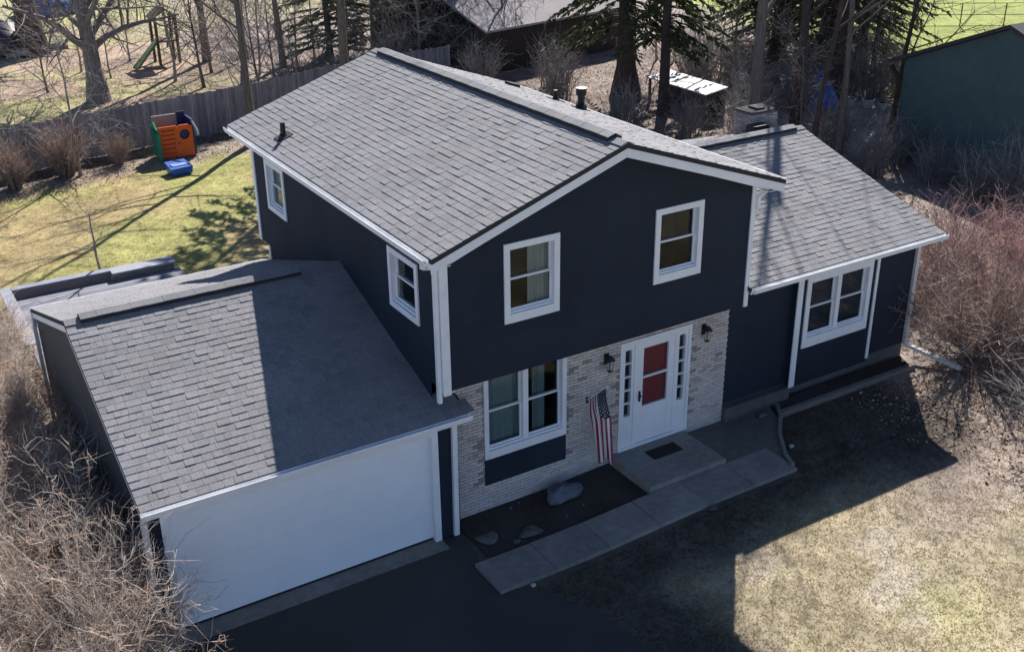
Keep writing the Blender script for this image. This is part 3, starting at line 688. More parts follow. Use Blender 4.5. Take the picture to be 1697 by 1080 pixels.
mb = MB(); mb.use('white'); mb.box(W+.05, WX1-.02, WY0+.012, WY, WZE-.155, WZE-.14); part('soffit', mb, house)
mb = MB(); mb.use('white'); mb.box(W+.05, WX1-.01, WY0, WY0+.012, WZE-.16, WZE-.055); part('fascia', mb, house)
rake(WY0, WZE-.088, WYR, WZR-.088, WX1-.035, .15, .025, 'y'); rake(WYR, WZR-.088, WY1, WZE-.088, WX1-.035, .15, .025, 'y')

# ---- chimney behind the wing ridge, tree shade darkened into cap and brick tints
CH = (12.05, 12.95, 5.35, 6.0)
mb = MB(); mb.use('mortar', (.5, .5, .5)); mb.box(CH[0]+.02, CH[1]-.02, CH[2]+.02, CH[3]-.02, 3.5, 5.46); ch = part('chimney', mb, house)
fb_ = MB()
for r in range(30):
    z0 = 3.6+r*.07
    if z0 > 5.4: break
    off = (r % 2)*.105
    for (F, L_) in (((Vector((CH[0], CH[2]+.02, z0)), X, Z, -Y), CH[1]-CH[0]), ((Vector((CH[0]+.02, CH[3], z0)), -Y, Z, -X), CH[3]-CH[2]), ((Vector((CH[1]-.02, CH[2], z0)), Y, Z, X), CH[3]-CH[2])):
        a = -off
        while a < L_-.02:
            a0, a1 = max(a, 0), min(a+.2, L_); a += .21
            if a1-a0 > .03: t = random.uniform(.38, .66); fb_.use('brick', (t, t*.97, t*.99)); fb_.fbox(F, a0, a1, 0, .058, 0, .022+random.uniform(-.003, .003))
part('brickwork', fb_, ch, kind='stuff')
mb = MB(); mb.use('foundation', (.35, .35, .4)); mb.box(CH[0]-.02, CH[1]+.02, CH[2]-.02, CH[3]+.02, 5.46, 5.50); part('chimney_cap', mb, ch)
mb = MB(); mb.use('vent'); mb.box(CH[0]+.32, CH[1]-.32, CH[2]+.15, CH[3]-.15, 5.50, 5.55); part('flue', mb, ch)
mb = MB(); mb.use('black'); mb.box(11.85, 12.4, 5.05, 5.33, 4.7, 5.22); part('chimney_box', mb, wroof)  # plain black box in front of the chimney

# ------------------------------------------------------------------ paving
pv = put('walkway', None, None); pv['kind'] = 'structure'
bpy.data.objects.remove(pv)
base = MB(); base.use('mulch'); base.box(.05, 7.05, -1.77, -.93, -.08, .05)
walk = struct('walkway', base)
xs = [0, 1.2, 2.4, 3.6, 4.8, 6.0, 7.2]
rz = lambda x: .075+float(rise(np.array([x]), np.array([0.]))[0])
for k in range(6):
    s = MB(); t = random.uniform(.86, 1.1); s.use('concrete', (t, t, t*.99)); g_ = .006; e = random.uniform(-.004, .004)
    y0, y1 = -1.86, -.93
    s.hexa([(xs[k]+g_, y0, -.1), (xs[k+1]-g_, y0, -.1), (xs[k+1]-g_, y1, -.1), (xs[k]+g_, y1, -.1), (xs[k]+g_, y0, rz(xs[k])+e), (xs[k+1]-g_, y0, rz(xs[k+1])+e), (xs[k+1]-g_, y1, rz(xs[k+1])+e), (xs[k]+g_, y1, rz(xs[k])+e)]); part('slab', s, walk)
base = MB(); base.use('mulch'); base.box(4.12, 6.04, -.90, .5, -.05, .2); porch = struct('porch', base)
s = MB(); s.use('concrete', (1.0, 1.0, 1.0)); s.box(4.08, 6.08, -.915, .512, 0, .295); part('slab', s, porch)
mb = MB(); mb.use('concrete', (.85, .83, .82)); mb.box(GD0-.05, GD1, -.18, GWY+.12, .0, .015); struct('garage_threshold', mb)
mb = MB(); mb.use('concrete', (.8, .8, .8)); mb.tube([(8.72, .38, .22), (8.68, .25, .22), (8.42, -.1, .22), (7.9, -.6, .22), (7.35, -1.35, .22), (7.18, -1.75, .22)], .05, 6)
solo('bed_edging', mb, (8.4, 0, 0), 'thin pale curved edging along the bed right of the front porch', 'edging')
mb = MB(); mb.use('deckwood', (.7, .62, .5)); mb.box(8.5, 12.95, -.06, .06, .0, .26)
solo('timber_edging', mb, (10.7, 0, 0), 'weathered timber edging of the dark bed below the wing window', 'edging')

mb = MB(); mb.use('concrete', (.50, .54, .52)); mb.prism([(6.09, .51, .02), (6.09, -.92, .02), (7.21, -.92, .02), (7.21, -1.5, .02), (7.35, -1.3, .02), (7.85, -.6, .02), (8.36, -.1, .02), (8.6, .5, .02)], (0, 0, .165)); struct('landing', mb)
# ------------------------------------------------------------------ things by the front door
mb = MB(); mb.use('mat'); mb.box(4.80, 5.56, -.14, .20, .297, .316); mat_o = solo('doormat', mb, (5.2, .0, .297), 'black rubber doormat lying on the porch before the front door', 'doormat')
def rock(name, c, sx, sy, sz, m, label, cat, group=None, seed=0):
    rr = np.random.default_rng(seed); v = []; f = []; nu, nv = 12, 7
    for j in range(nv+1):
        ph = math.pi*j/nv
        for i in range(nu):
            t = 2*math.pi*i/nu; k = 1+.16*math.sin(3*t+seed)+.12*math.sin(2*ph*2+t*2+seed*1.7)+rr.uniform(-.06, .06)
            v.append((sx*k*math.sin(ph)*math.cos(t), sy*k*math.sin(ph)*math.sin(t), sz*(.35+k*math.cos(ph)*.65)))
    for j in range(nv):
        for i in range(nu): f.append((j*nu+i, j*nu+(i+1) % nu, (j+1)*nu+(i+1) % nu, (j+1)*nu+i))
    me = np_mesh(name, v, f, None, [m]); o = put(name, me, None, c); return tag(o, label, cat, group)
rock('boulder', (2.62, .05, .06), .42, .27, .26, 'rock', 'large blue grey boulder in the mulch under the front window', 'boulder', None, 3)
rock('stone', (1.42, -.62, .02), .25, .16, .09, 'stone', 'flat pale stone in the bed beside the front walk', 'stone', None, 4)
rock('stone', (.62, -.35, .02), .22, .18, .10, 'stone', 'dull brownish stone near the downspout at the bed corner', 'stone', None, 6)
rock('stone', (1.05, -.72, .02), .09, .07, .05, 'stone', 'small dark stone in the bed left of the flat pale one', 'stone', None, 7)
rock('stone', (.62, -1.96, .0), .05, .045, .05, 'whitesheet', 'tiny white stone on the ground in front of the walkway', 'stone', None, 8)
rock('stone', (7.72, -1.15, .17), .06, .05, .06, 'whitesheet', 'tiny white stone outside the curved bed edging', 'stone', None, 9)
rock('stone', (8.1, .15, .2), .12, .10, .07, 'stone', 'small pale stone inside the curved bed near its top corner', 'stone', None, 10)
rock('stone', (4.8, -2.0, .14), .10, .06, .05, 'stone', 'small grey stone at the front edge of the walkway', 'stone', None, 12)

# flag on an angled pole
P0 = Vector((3.50, .52, 1.80)); P1 = Vector((3.30, -.40, 2.56))
fl = thing('flag', tuple(P0), 'US flag hanging limp from an angled pole beside the front door', 'flag')
mb = MB(); mb.use('white'); mb.tube([P0, P1+(P1-P0)*.05], .013, 8); part('flagpole', mb, fl)
mb = MB(); mb.use('black'); mb.fbox((P0+Vector((0, .012, 0)), X, Z, -Y), -.03, .03, -.06, .06, 0, .03); part('pole_bracket', mb, fl)
mb = MB(); mb.use('white'); lathe_pts(mb, P1+(P1-P0)*.05, [(-.02, .012), (0, .022), (.025, .004)], 8); part('finial', mb, fl)
NS, NT, FLn = 26, 44, 2.05
hd_ = (P0-P1); H0 = hd_.length*.80
def fpt(s_, t_):
    """s_ 0 at tip .. 1 towards the wall, t_ 0 at pole .. 1 at the fly end"""
    top = P1+hd_*(.03+.80*s_)
    k = sm(.0, .45, np.array([t_]))[0]
    cen = P1+hd_*.40+Vector((.20, -.02, 0))*t_
    half = Vector((.85, -.52, 0))*(.185-.02*t_)
    low = cen+half*(1-2*s_); low.z = P1.z-.22+.10*(.5-s_)
    p = top*(1-k)+low*k
    fold = math.sin(s_*13+.6+t_*1.5)*.045*k+math.sin(s_*6+t_*4)*.02*k
    p += Vector((.52, .85, 0))*fold+Vector((.85, -.52, 0))*.02*k*math.sin(s_*17+t_*3)
    p.z -= t_*FLn*(.86+.05*math.cos(s_*5.+.5))
    return p
vv = []; ff = []; mi = []
for j in range(NT+1):
    for i in range(NS+1): vv.append(tuple(fpt(i/NS, j/NT)-P0))
for j in range(NT):
    for i in range(NS):
        k = j*(NS+1)+i; ff.append((k, k+1, k+NS+2, k+NS+1))
        st = i//2; mi.append(2 if (st < 7 and j < NT*.4) else (0 if st % 2 == 0 else 1))
o = put('flag_cloth', np_mesh('flag_cloth', vv, ff, None, ['flag_red', 'flag_white', 'flag_blue'], mi, None, True), fl)
ss = MB(); ss.use('flag_white')
for r in range(9):
    for c in range(6 if r % 2 == 0 else 5):
        s_ = (r+1)/10*7/13; t_ = (c*2+1+(r % 2))/12*.4; e = 1e-3
        p = fpt(s_, t_); du = (fpt(s_+e, t_)-p).normalized(); dv = (fpt(s_, t_+e)-p).normalized(); nn = du.cross(dv).normalized()
        for sg in (1, -1):
            q = []
            for k in range(10):
                a = math.pi*k/5; rad = .021 if k % 2 == 0 else .0085; q.append(p+nn*(.003*sg)+du*math.cos(a)*rad+dv*math.sin(a)*rad)
            ss.face(q)
part('stars', ss, o, kind='stuff')

# ------------------------------------------------------------------ fence at the back of the yard
def fence_run():
    fx = np.concatenate([np.arange(-12, 20.01, 2.4)]); n = 0
    f = thing('fence', (0, float(fence_y(0)), 0), 'long weathered grey board fence across the back of the yard', 'fence')
    for x0, x1 in zip(fx[:-1], fx[1:]):
        p = Vector((x0, float(fence_y(x0)), 0)); q = Vector((x1, float(fence_y(x1)), 0)); u = (q-p).normalized(); L_ = (q-p).length; nrm = Vector((u.y, -u.x, 0))
        F = (p, u, Z, nrm)
        b = MB(); b.use('fence', (.7, .65, .62)); b.fbox(F, -.05, .05, 0, 1.95, -.13, -.03); part('post', b, f)
        b = MB(); b.use('fence', (.7, .65, .62)); b.fbox(F, .05, L_-.05, .35, .44, -.06, -.022); part('rail', b, f); b = MB(); b.use('fence', (.7, .65, .62)); b.fbox(F, .05, L_-.05, 1.5, 1.59, -.06, -.022); part('rail', b, f)
        nbd = int(L_/.14); wb = L_/nbd
        for k in range(nbd):
            t = random.uniform(.72, 1.2); h = 1.86+random.uniform(-.03, .04); b = MB(); b.use('fence', (t, t*random.uniform(.95, 1.02), t*random.uniform(.97, 1.06)))
            c = random.uniform(-.003, .004); b.fbox(F, k*wb+.004, (k+1)*wb-.004, .03, h, -.02+c, c); part('board', b, f)
fence_run()

# ------------------------------------------------------------------ deck behind the garage
dk = thing('deck', (-3, 13.5, 0), 'low grey timber deck with bench rail behind the garage', 'deck')
b = MB(); b.use('deckwood', (.55, .55, .6)); b.box(-5.25, -.5, 9.75, 16.4, .0, .22); part('deck_frame', b, dk)
b = MB()
for k in range(32):
    t = random.uniform(.6, .95); b.use('deckwood', (t, t, t*1.05)); y0 = 10.0+k*.2; b.box(-5.3, -.45, y0, y0+.19, .225, .26)
part('deck_boards', b, dk, kind='stuff')
b = MB(); b.use('deckwood', (1.1, 1.1, 1.15)); b.box(-5.45, -5.15, 12.4, 16.7, .47, .52); part('rail_cap', b, dk)
b = MB(); b.use('deckwood', (1.0, 1.0, 1.1)); b.box(-5.14, -2.4, 16.42, 16.70, .47, .52); part('rail_cap', b, dk)
b = MB(); b.use('deckwood', (.9, .88, .92)); b.box(-5.14, -2.4, 16.53, 16.58, .2, .46); part('rail_board', b, dk)
for xx, yy in ((-5.3, 12.5), (-5.3, 14.5), (-5.3, 16.56), (-3.8, 16.63)):
    b = MB(); b.use('deckwood', (.8, .8, .85)); b.box(xx-.045, xx+.045, yy-.045, yy+.045, .0, .465); part('post', b, dk)
b = MB(); b.use('deckwood', (1.2, 1.2, 1.28)); b.box(-2.41, -.55, 16.2, 16.72, .44, .50); part('bench_top', b, dk)
b = MB(); b.use('deckwood', (.9, .8, .72)); b.box(-2.41, -.60, 16.25, 16.68, .262, .438); part('bench_box', b, dk)

# ------------------------------------------------------------------ toy climber and blue seat by the fence
tc = thing('toy_climber', (3.3, 29.4, 0), 'orange and green plastic toy climber standing against the fence', 'playset')
cx0, cx1, cy0, cy1, ctop = 2.5, 3.85, 28.85, 29.8, 1.34
b = MB(); b.use('orange'); F = (Vector((cx0, cy0, 0)), X, Z, -Y); wd = cx1-cx0
b.fbox(F, 0, .10, .05, ctop, -.08, 0); b.fbox(F, .62, .72, .05, ctop, -.08, 0)
for k in range(7): b.fbox(F, .10, .62, .12+k*.185, .12+k*.185+.11, -.075, -.01+.012*(k % 2))
b.fbox(F, .10, .62, .05, ctop, -.085, -.076)
nn = 16; hc = (1.02, .95); hr = .21
ringp = [(hc[0]+hr*math.cos(2*math.pi*k/nn), hc[1]+hr*math.sin(2*math.pi*k/nn)) for k in range(nn)]
def outer(a): 
    c, s = math.cos(a), math.sin(a); k = min((wd-hc[0] if c > 0 else hc[0]-.72)/max(abs(c), 1e-6), (ctop-hc[1] if s > 0 else hc[1]-.6)/max(abs(s), 1e-6)); return (hc[0]+c*k, hc[1]+s*k)
for k in range(nn):
    a0, a1 = 2*math.pi*k/nn, 2*math.pi*(k+1)/nn; p = [ringp[k], outer(a0), outer(a1), ringp[(k+1) % nn]]
    b.prism([F[0]+X*q[0]+Z*q[1]+Vector((0, 0, 0)) for q in p], (0, .08, 0))
b.fbox(F, .72, wd, .05, .6, -.08, 0); part('front_panel', b, tc)
b = MB(); b.use('navyplastic'); b.fbox(F, .80, 1.30, .74, 1.26, -.16, -.11); part('tunnel_cover', b, tc)
b = MB(); b.use('green'); b.box(cx0-.09, cx0-.005, cy0+.02, cy1, .05, 1.28); b.hexa([(cx0-.09, cy0-.1, 1.0), (cx0-.005, cy0-.1, 1.0), (cx0-.005, cy0+.5, 1.28), (cx0-.09, cy0+.5, 1.28), (cx0-.09, cy0-.1, 1.1), (cx0-.005, cy0-.1, 1.1), (cx0-.005, cy0+.5, 1.5), (cx0-.09, cy0+.5, 1.5)]); b.box(cx0-.12, cx0-.0, cy0-.12, cy0-.02, .0, 1.12); part('side_panel', b, tc, label='green side panel')
b = MB(); b.use('beige'); b.box(cx0, cx1-.35, cy1-.06, cy1+.02, .1, 1.62); part('back_panel', b, tc)
b = MB(); b.use('navyplastic'); b.box(cx1+.005, cx1+.09, cy0+.02, cy1, .05, 1.5); b.box(cx1-.33, cx1, cy1-.05, cy1+.03, .1, 1.68); part('side_panel', b, tc, label='dark blue side panel')
b = MB(); b.use('whitesheet'); b.tube([(cx1+.02, cy0+.02, 1.46), (cx1+.12, cy0-.25, 1.1), (cx1+.14, cy0-.3, .9)], .04, 6); part('handrail', b, tc)
b = MB(); b.use('blue'); b.hexa([(2.25, 26.45, .0), (3.05, 26.6, .0), (2.95, 27.3, .0), (2.2, 27.15, .0), (2.2, 26.42, .28), (3.08, 26.58, .28), (2.95, 27.32, .40), (2.15, 27.2, .40)]); 
bs = thing('sandbox', (2.6, 26.9, 0), 'small blue plastic sand box on the lawn before the toy climber', 'sandbox')
part('tub', b, bs)
b = MB(); b.use('lightblue'); b.hexa([(2.32, 26.65, .315), (2.92, 26.75, .315), (2.88, 26.95, .345), (2.28, 26.85, .345), (2.32, 26.65, .34), (2.92, 26.75, .34), (2.88, 26.95, .38), (2.28, 26.85, .38)]); part('lid', b, bs)

# ------------------------------------------------------------------ vegetation builders
def rand_dir(d, ang, r):
    a = d.cross(Vector((r.uniform(-1, 1), r.uniform(-1, 1), r.uniform(-1, 1)))).normalized(); return (d*math.cos(ang)+a*math.sin(ang)).normalized()
def bare_tree(seed, H, r0, ll=1.0, rmin=.011, first=.25, levels=4, nchild=(9, 6, 5, 4), lean=(0, 0), spread=1., up=.06, wob=.12, crook=0.):
    r = random.Random(seed); K = 6; out = [[] for _ in range(levels)]; rad = [[] for _ in range(levels)]
    def branch(p, d, L, rr, lv):
        pts = [p.copy()]; rs = [rr]; q = p.copy(); dd = d.copy()
        for k in range(1, K):
            j = wob*(1 if lv == 0 else 1.6+crook)
            dd = (dd+Vector((r.uniform(-j, j), r.uniform(-j, j), r.uniform(-j, j)))+Vector((0, 0, up*(1 if lv else 2)))).normalized()
            q = q+dd*(L/(K-1)); pts.append(q.copy()); tp = k/(K-1); rs.append(rr*(1-.72*tp) if lv else rr*(1-.62*tp))
        out[lv].append([tuple(x) for x in pts]); rad[lv].append(rs)
        if lv+1 < levels:
            n = nchild[lv]
            for c in range(n):
                t = (first if lv == 0 else .25)+(1-(first if lv == 0 else .25))*(c+r.random())/n; t = min(t, .98)
                k = min(int(t*(K-1)), K-2); fr = t*(K-1)-k; a, b2 = Vector(pts[k]), Vector(pts[k+1]); pp = a.lerp(b2, fr); rp = rs[k]*(1-fr)+rs[k+1]*fr
                nd = rand_dir((b2-a).normalized(), R(r.uniform(35, 70))*spread, r)
                LL = L*r.uniform(.35, .6)*((1-.45*t)*ll if lv == 0 else 1)
                branch(pp, nd, LL, max(rp*r.uniform(.4, .62), rmin), lv+1)
    branch(Vector((0, 0, -.1)), Vector((lean[0], lean[1], 1)).normalized(), H, r0, 0)
    return out, rad
def tree_obj(name, loc, seed, H, r0, bark, label, group=None, cat='tree', rotz=0, **kw):
    o = thing(name, loc, label, cat, group, rotz); out, rad = bare_tree(seed, H, r0, **kw)
    P = np.array(out[0]); rr = np.array(rad[0]); rr[:, 0] *= 1.35
    v, q, _ = tubes(P, rr, 10); put('trunk', np_mesh('trunk', v, q, None, [bark], smooth=True), o)
    V = []; Q = []; n0 = 0
    for lv in range(1, len(out)):
        v, q, _ = tubes(np.array(out[lv]), np.array(rad[lv]), 6 if lv == 1 else 4 if lv == 2 else 3); V.append(v); Q.append(q+n0); n0 += len(v)
    if V: put('branches', np_mesh('branches', np.concatenate(V), np.concatenate(Q), None, [bark]), o)
    return o
def conifer(name, loc, seed, H, r0, h0, Lmax, foliage, bark, label, group=None, droop=.35, dens=1., flare=1.5):
    r = np.random.default_rng(seed); o = thing(name, loc, label, 'tree', group)
    zs = np.linspace(-.1, H, 12); P = np.zeros((1, 12, 3)); P[0, :, 2] = zs; P[0, :, 0] = np.cumsum(r.normal(0, .02, 12)); P[0, :, 1] = np.cumsum(r.normal(0, .02, 12))
    rr = r0*(1-.93*zs/H)*np.where(zs < 1.2, 1+(flare-1)*np.clip(1-zs/1.2, 0, 1)**1.5, 1)
    v, q, _ = tubes(P, rr[None], 10); put('trunk', np_mesh('trunk', v, q, None, [bark], smooth=True), o)
    B = []; BR = []; LV = []; 
    z = h0
    while z < H*.97:
        f = (z-h0)/(H-h0); L = Lmax*(1-f)**.75*(.7+.3*min(1, f*6+.3))+.25
        for k in range(int(4+2*r.random())):
            a = r.uniform(0, 2*np.pi); l = L*r.uniform(.65, 1.1); t = np.linspace(0, 1, 6)
            d = np.array([np.cos(a), np.sin(a)]); zz = z+l*(.12*t-droop*t**1.6)+.12*l*np.clip(t-.7, 0, 1)
            side = np.array([-d[1], d[0]])*r.normal(0, .06)*l
            pts = np.stack([d[0]*l*t+side[0]*t**2, d[1]*l*t+side[1]*t**2, zz], 1); B.append(pts); BR.append(.012+.02*l/3*(1-t))
            n = int((26*l/2+6)*dens); tt = r.uniform(.15, 1, n)**.8; idx = tt*5; i0 = np.clip(idx.astype(int), 0, 4); fr = (idx-i0)[:, None]
            c = pts[i0]*(1-fr)+pts[i0+1]*fr
            sd = np.array([-d[1], d[0], 0]); ang = r.uniform(-1, 1, n)[:, None]; out_ = np.array([d[0], d[1], -.25])[None]*(.5+.3*r.random((n, 1)))+sd[None]*ang*1.0+np.array([0, 0, -1])[None]*r.uniform(.05, .9, (n, 1))*droop*1.6
            out_ /= np.linalg.norm(out_, axis=1, keepdims=True); ln = r.uniform(.22, .5, n)[:, None]*(.5+.5*min(1, l/2)); wv = np.cross(out_, r.normal(0, 1, (n, 3))); wv /= np.linalg.norm(wv, axis=1, keepdims=True); wv *= r.uniform(.035, .075, (n, 1))
            LV.append(np.stack([c-wv*.5, c+out_*ln*.5-wv, c+out_*ln, c+out_*ln*.5+wv], 1))
        z += r.uniform(.22, .42)*(1 if H > 8 else .7)
    v, q, _ = tubes(np.array(B), np.array(BR), 4); put('branches', np_mesh('branches', v, q, None, [bark]), o)
    LV = np.concatenate(LV); n = len(LV); t = r.uniform(.65, 1.3, (n, 1))*np.array([[1, 1, 1]])*np.where(r.random((n, 1)) < .08, np.array([[1.7, 1.2, .8]]), 1)
    put('crown', np_mesh('crown', LV.reshape(-1, 3), np.arange(n*4).reshape(-1, 4), None, [foliage], None, t), o)
    return o
def shrub_mesh(name, seed, nst, H, rad, twigs, m, curl=.3, thick=.006, vase=.55, base=.25, twig_len=.35):
    r = np.random.default_rng(seed); K = 6; t = np.linspace(0, 1, K)[None, :, None]
    a = r.uniform(0, 2*np.pi, nst); rb = base*np.sqrt(r.random(nst)); ro = rad*np.sqrt(r.random(nst)); a2 = a+r.normal(0, .5, nst); h = H*r.uniform(.55, 1.05, nst)*(1-.3*(ro/rad)**2)
    p0 = np.stack([rb*np.cos(a), rb*np.sin(a), np.zeros(nst)-.03], 1); p1 = np.stack([ro*np.cos(a2), ro*np.sin(a2), h], 1)
    P = p0[:, None]*(1-t)+p1[:, None]*t; ex = (t**(1/vase)-t); P[:, :, :2] += (p1-p0)[:, None, :2]*ex*.8
    P += np.cumsum(r.normal(0, 1, (nst, K, 3)), 1)*curl*.08*H*t*.6
    RR = thick*1.6*r.uniform(.6, 1.4, (nst, 1))*(1-.65*t[:, :, 0])
    out = [tubes(P, RR, 4)]
    n = twigs; i = r.integers(0, nst, n); k = r.integers(1, K-1, n); fr = r.random((n, 1)); c = P[i, k]*(1-fr)+P[i, k+1]*fr
    d = P[i, k+1]-P[i, k]; d /= np.linalg.norm(d, axis=1, keepdims=True); d = d*.5+r.normal(0, .6, (n, 3)); d[:, 2] += .25; d /= np.linalg.norm(d, axis=1, keepdims=True)
    L = twig_len*r.uniform(.4, 1.3, (n, 1)); T4 = np.linspace(0, 1, 4)[None, :, None]
    P2 = c[:, None]+d[:, None]*L[:, None]*T4+np.cumsum(r.normal(0, 1, (n, 4, 3)), 1)*curl*.22*L[:, None]*T4
    P2[:, :, 2] = np.maximum(P2[:, :, 2], .01)
    R2 = thick*.75*r.uniform(.6, 1.3, (n, 1))*(1-.6*T4[:, :, 0]); out.append(tubes(P2, R2, 3))
    V = []; Q = []; TT = []; n0 = 0
    for v, q, idx in out:
        tt = r.uniform(.6, 1.45, idx.max()+1); hue = r.uniform(.92, 1.08, idx.max()+1); V.append(v); Q.append(q+n0); n0 += len(v); TT.append(np.stack([tt*hue, tt, tt/hue], 1)[idx])
    return np_mesh(name, np.concatenate(V), np.concatenate(Q), None, [m], None, np.concatenate(TT))

# hedge of dry shrubs along the garage
hv = [shrub_mesh('bare_shrub', 100+i, 170, 2.45, 1.2, 9000, 'twig_tan', curl=1.4, thick=.0056, base=.5, twig_len=.30) for i in range(3)]
hr_ = shrub_mesh('bare_shrub', 110, 180, 2.45, 1.1, 8000, 'twig_tan', curl=1.2, thick=.0056, base=.45, twig_len=.32)
hp = [(-6.5, -.9), (-6.75, .7), (-6.45, 2.1), (-6.6, 3.7), (-6.6, 5.2), (-6.75, 6.7), (-6.8, 8.2), (-6.6, 9.8), (-6.7, 11.4), (-6.5, 13.0), (-7.9, -1.9), (-8.0, -.2), (-8.0, 1.6), (-7.8, 3.4), (-7.8, 5.2), (-7.9, 7.2), (-8.1, 9.4), (-8.2, 11.6), (-9.2, -1.2), (-9.4, 1.0), (-9.3, 3.2), (-9.2, 5.6)]
hl_desc = ['at the bottom edge of the photo', 'left of the garage door corner', 'beside the front end of the garage wall', 'along the garage wall, fourth from the driveway', 'along the middle of the garage wall', 'along the garage wall past its middle', 'beside the rear half of the garage wall', 'beside the rear garage downspout', 'beside the deck corner', 'beyond the deck corner, farthest of the hedge']
for i, (x, y) in enumerate(hp):
    s = random.uniform(.9, 1.12); nearend = (.72 if y > 4.5 else .86 if y > 1.5 else 1.0) if x > -7.2 else .95
    o = put('bare_shrub', hr_ if i in (3, 12, 16, 11) else hv[i % 3], None, (x, y, -.01), (0, 0, random.uniform(0, 6.28))); o.scale = (s, s, s*nearend)
    lab = ('tangled dry tan hedge shrub '+hl_desc[i]) if i < 10 else 'tangled dry shrub in the outer rows of the tan hedge at the left edge'
    tag(o, lab, 'shrub', 'dry shrubs forming the hedge left of the garage')

# vase shaped bare bush right of the wing
o = put('bare_bush', shrub_mesh('bare_bush', 7, 110, 2.6, 2.7, 2400, 'twig_brown', curl=.6, thick=.012, vase=.8, base=.25, twig_len=.62), None, (14.75, -.35, .16)); tag(o, 'large bare bush with stems fanning from one base right of the wing', 'bush')
# pale sprawling branches over the right corner
rb_ = shrub_mesh('bare_bush', 9, 40, 2.4, 2.0, 420, 'palebark', curl=.7, thick=.011, vase=.8, base=.3, twig_len=.6)
o = put('bare_bush', rb_, None, (13.0, -4.2, .16)); tag(o, 'pale sprawling bare bush at the right edge beyond the lawn shadow', 'bush')
o = put('bare_bush', shrub_mesh('bare_bush', 29, 60, 2.2, 2.2, 900, 'palebark', curl=.8, thick=.010, vase=.8, base=.3, twig_len=.55), None, (16.6, -2.6, .16)); tag(o, 'pale tangled bare bush below the fan shaped one at the right edge', 'bush')
o = put('bare_bush', shrub_mesh('bare_bush', 19, 12, 2.6, 2.4, 70, 'twig_brown', curl=.6, thick=.010, vase=.9, base=.2, twig_len=.7), None, (11.6, -6.6, .16)); tag(o, 'thin bare twiggy bush in the lower right corner over the lawn', 'bush')
dv = [shrub_mesh('red_twig_shrub', 130+i, 95, 2.15, 1.8, 1700, 'twig_red', curl=.9, thick=.0072, vase=.7, base=.35, twig_len=.5) for i in range(2)]
for i, (x, y, s, l) in enumerate([(16.0, 2.6, 1.0, 'beside the roof corner of the wing'), (17.7, 1.3, 1.0, 'second from the wing roof corner'), (18.6, 3.5, 1.05, 'behind the front row and below the dark shaded ground'), (16.6, -.6, .9, 'just behind the fan shaped bare bush'), (20.2, 2.2, 1.1, 'at the right edge of the photo'), (18.8, -.2, 1.0, 'at the right edge, lowest of the red ones')]):
    o = put('red_twig_shrub', dv[i % 2], None, (x, y, .15), (0, 0, i*1.3)); o.scale = (s,)*3
    tag(o, 'red twigged bare shrub '+l, 'shrub', 'red twigged shrubs right of the wing')
# brown bush before the fence and smaller ones
for i, (x, y, s, l) in enumerate([(-1.2, 28.9, 1.0, 'bushy brown bare shrub before the left part of the fence'), (-3.2, 28.3, .9, 'brown bare shrub before the fence at the left edge'), (.9, 29.4, .6, 'low brown bare shrub by the fence left of the toy climber')]):
    o = put('fence_shrub', hv[i] if False else None, None, (x, y, 0)) if False else put('bare_shrub', dv[0].copy() if False else shrub_mesh('bare_shrub', 150+i, 120, 2.3, 1.2, 1100, 'twig_brown', curl=.5, thick=.010, base=.3, twig_len=.55), None, (x, y, 0))
    o.scale = (s,)*3; tag(o, l, 'shrub', 'bare shrubs before the fence')

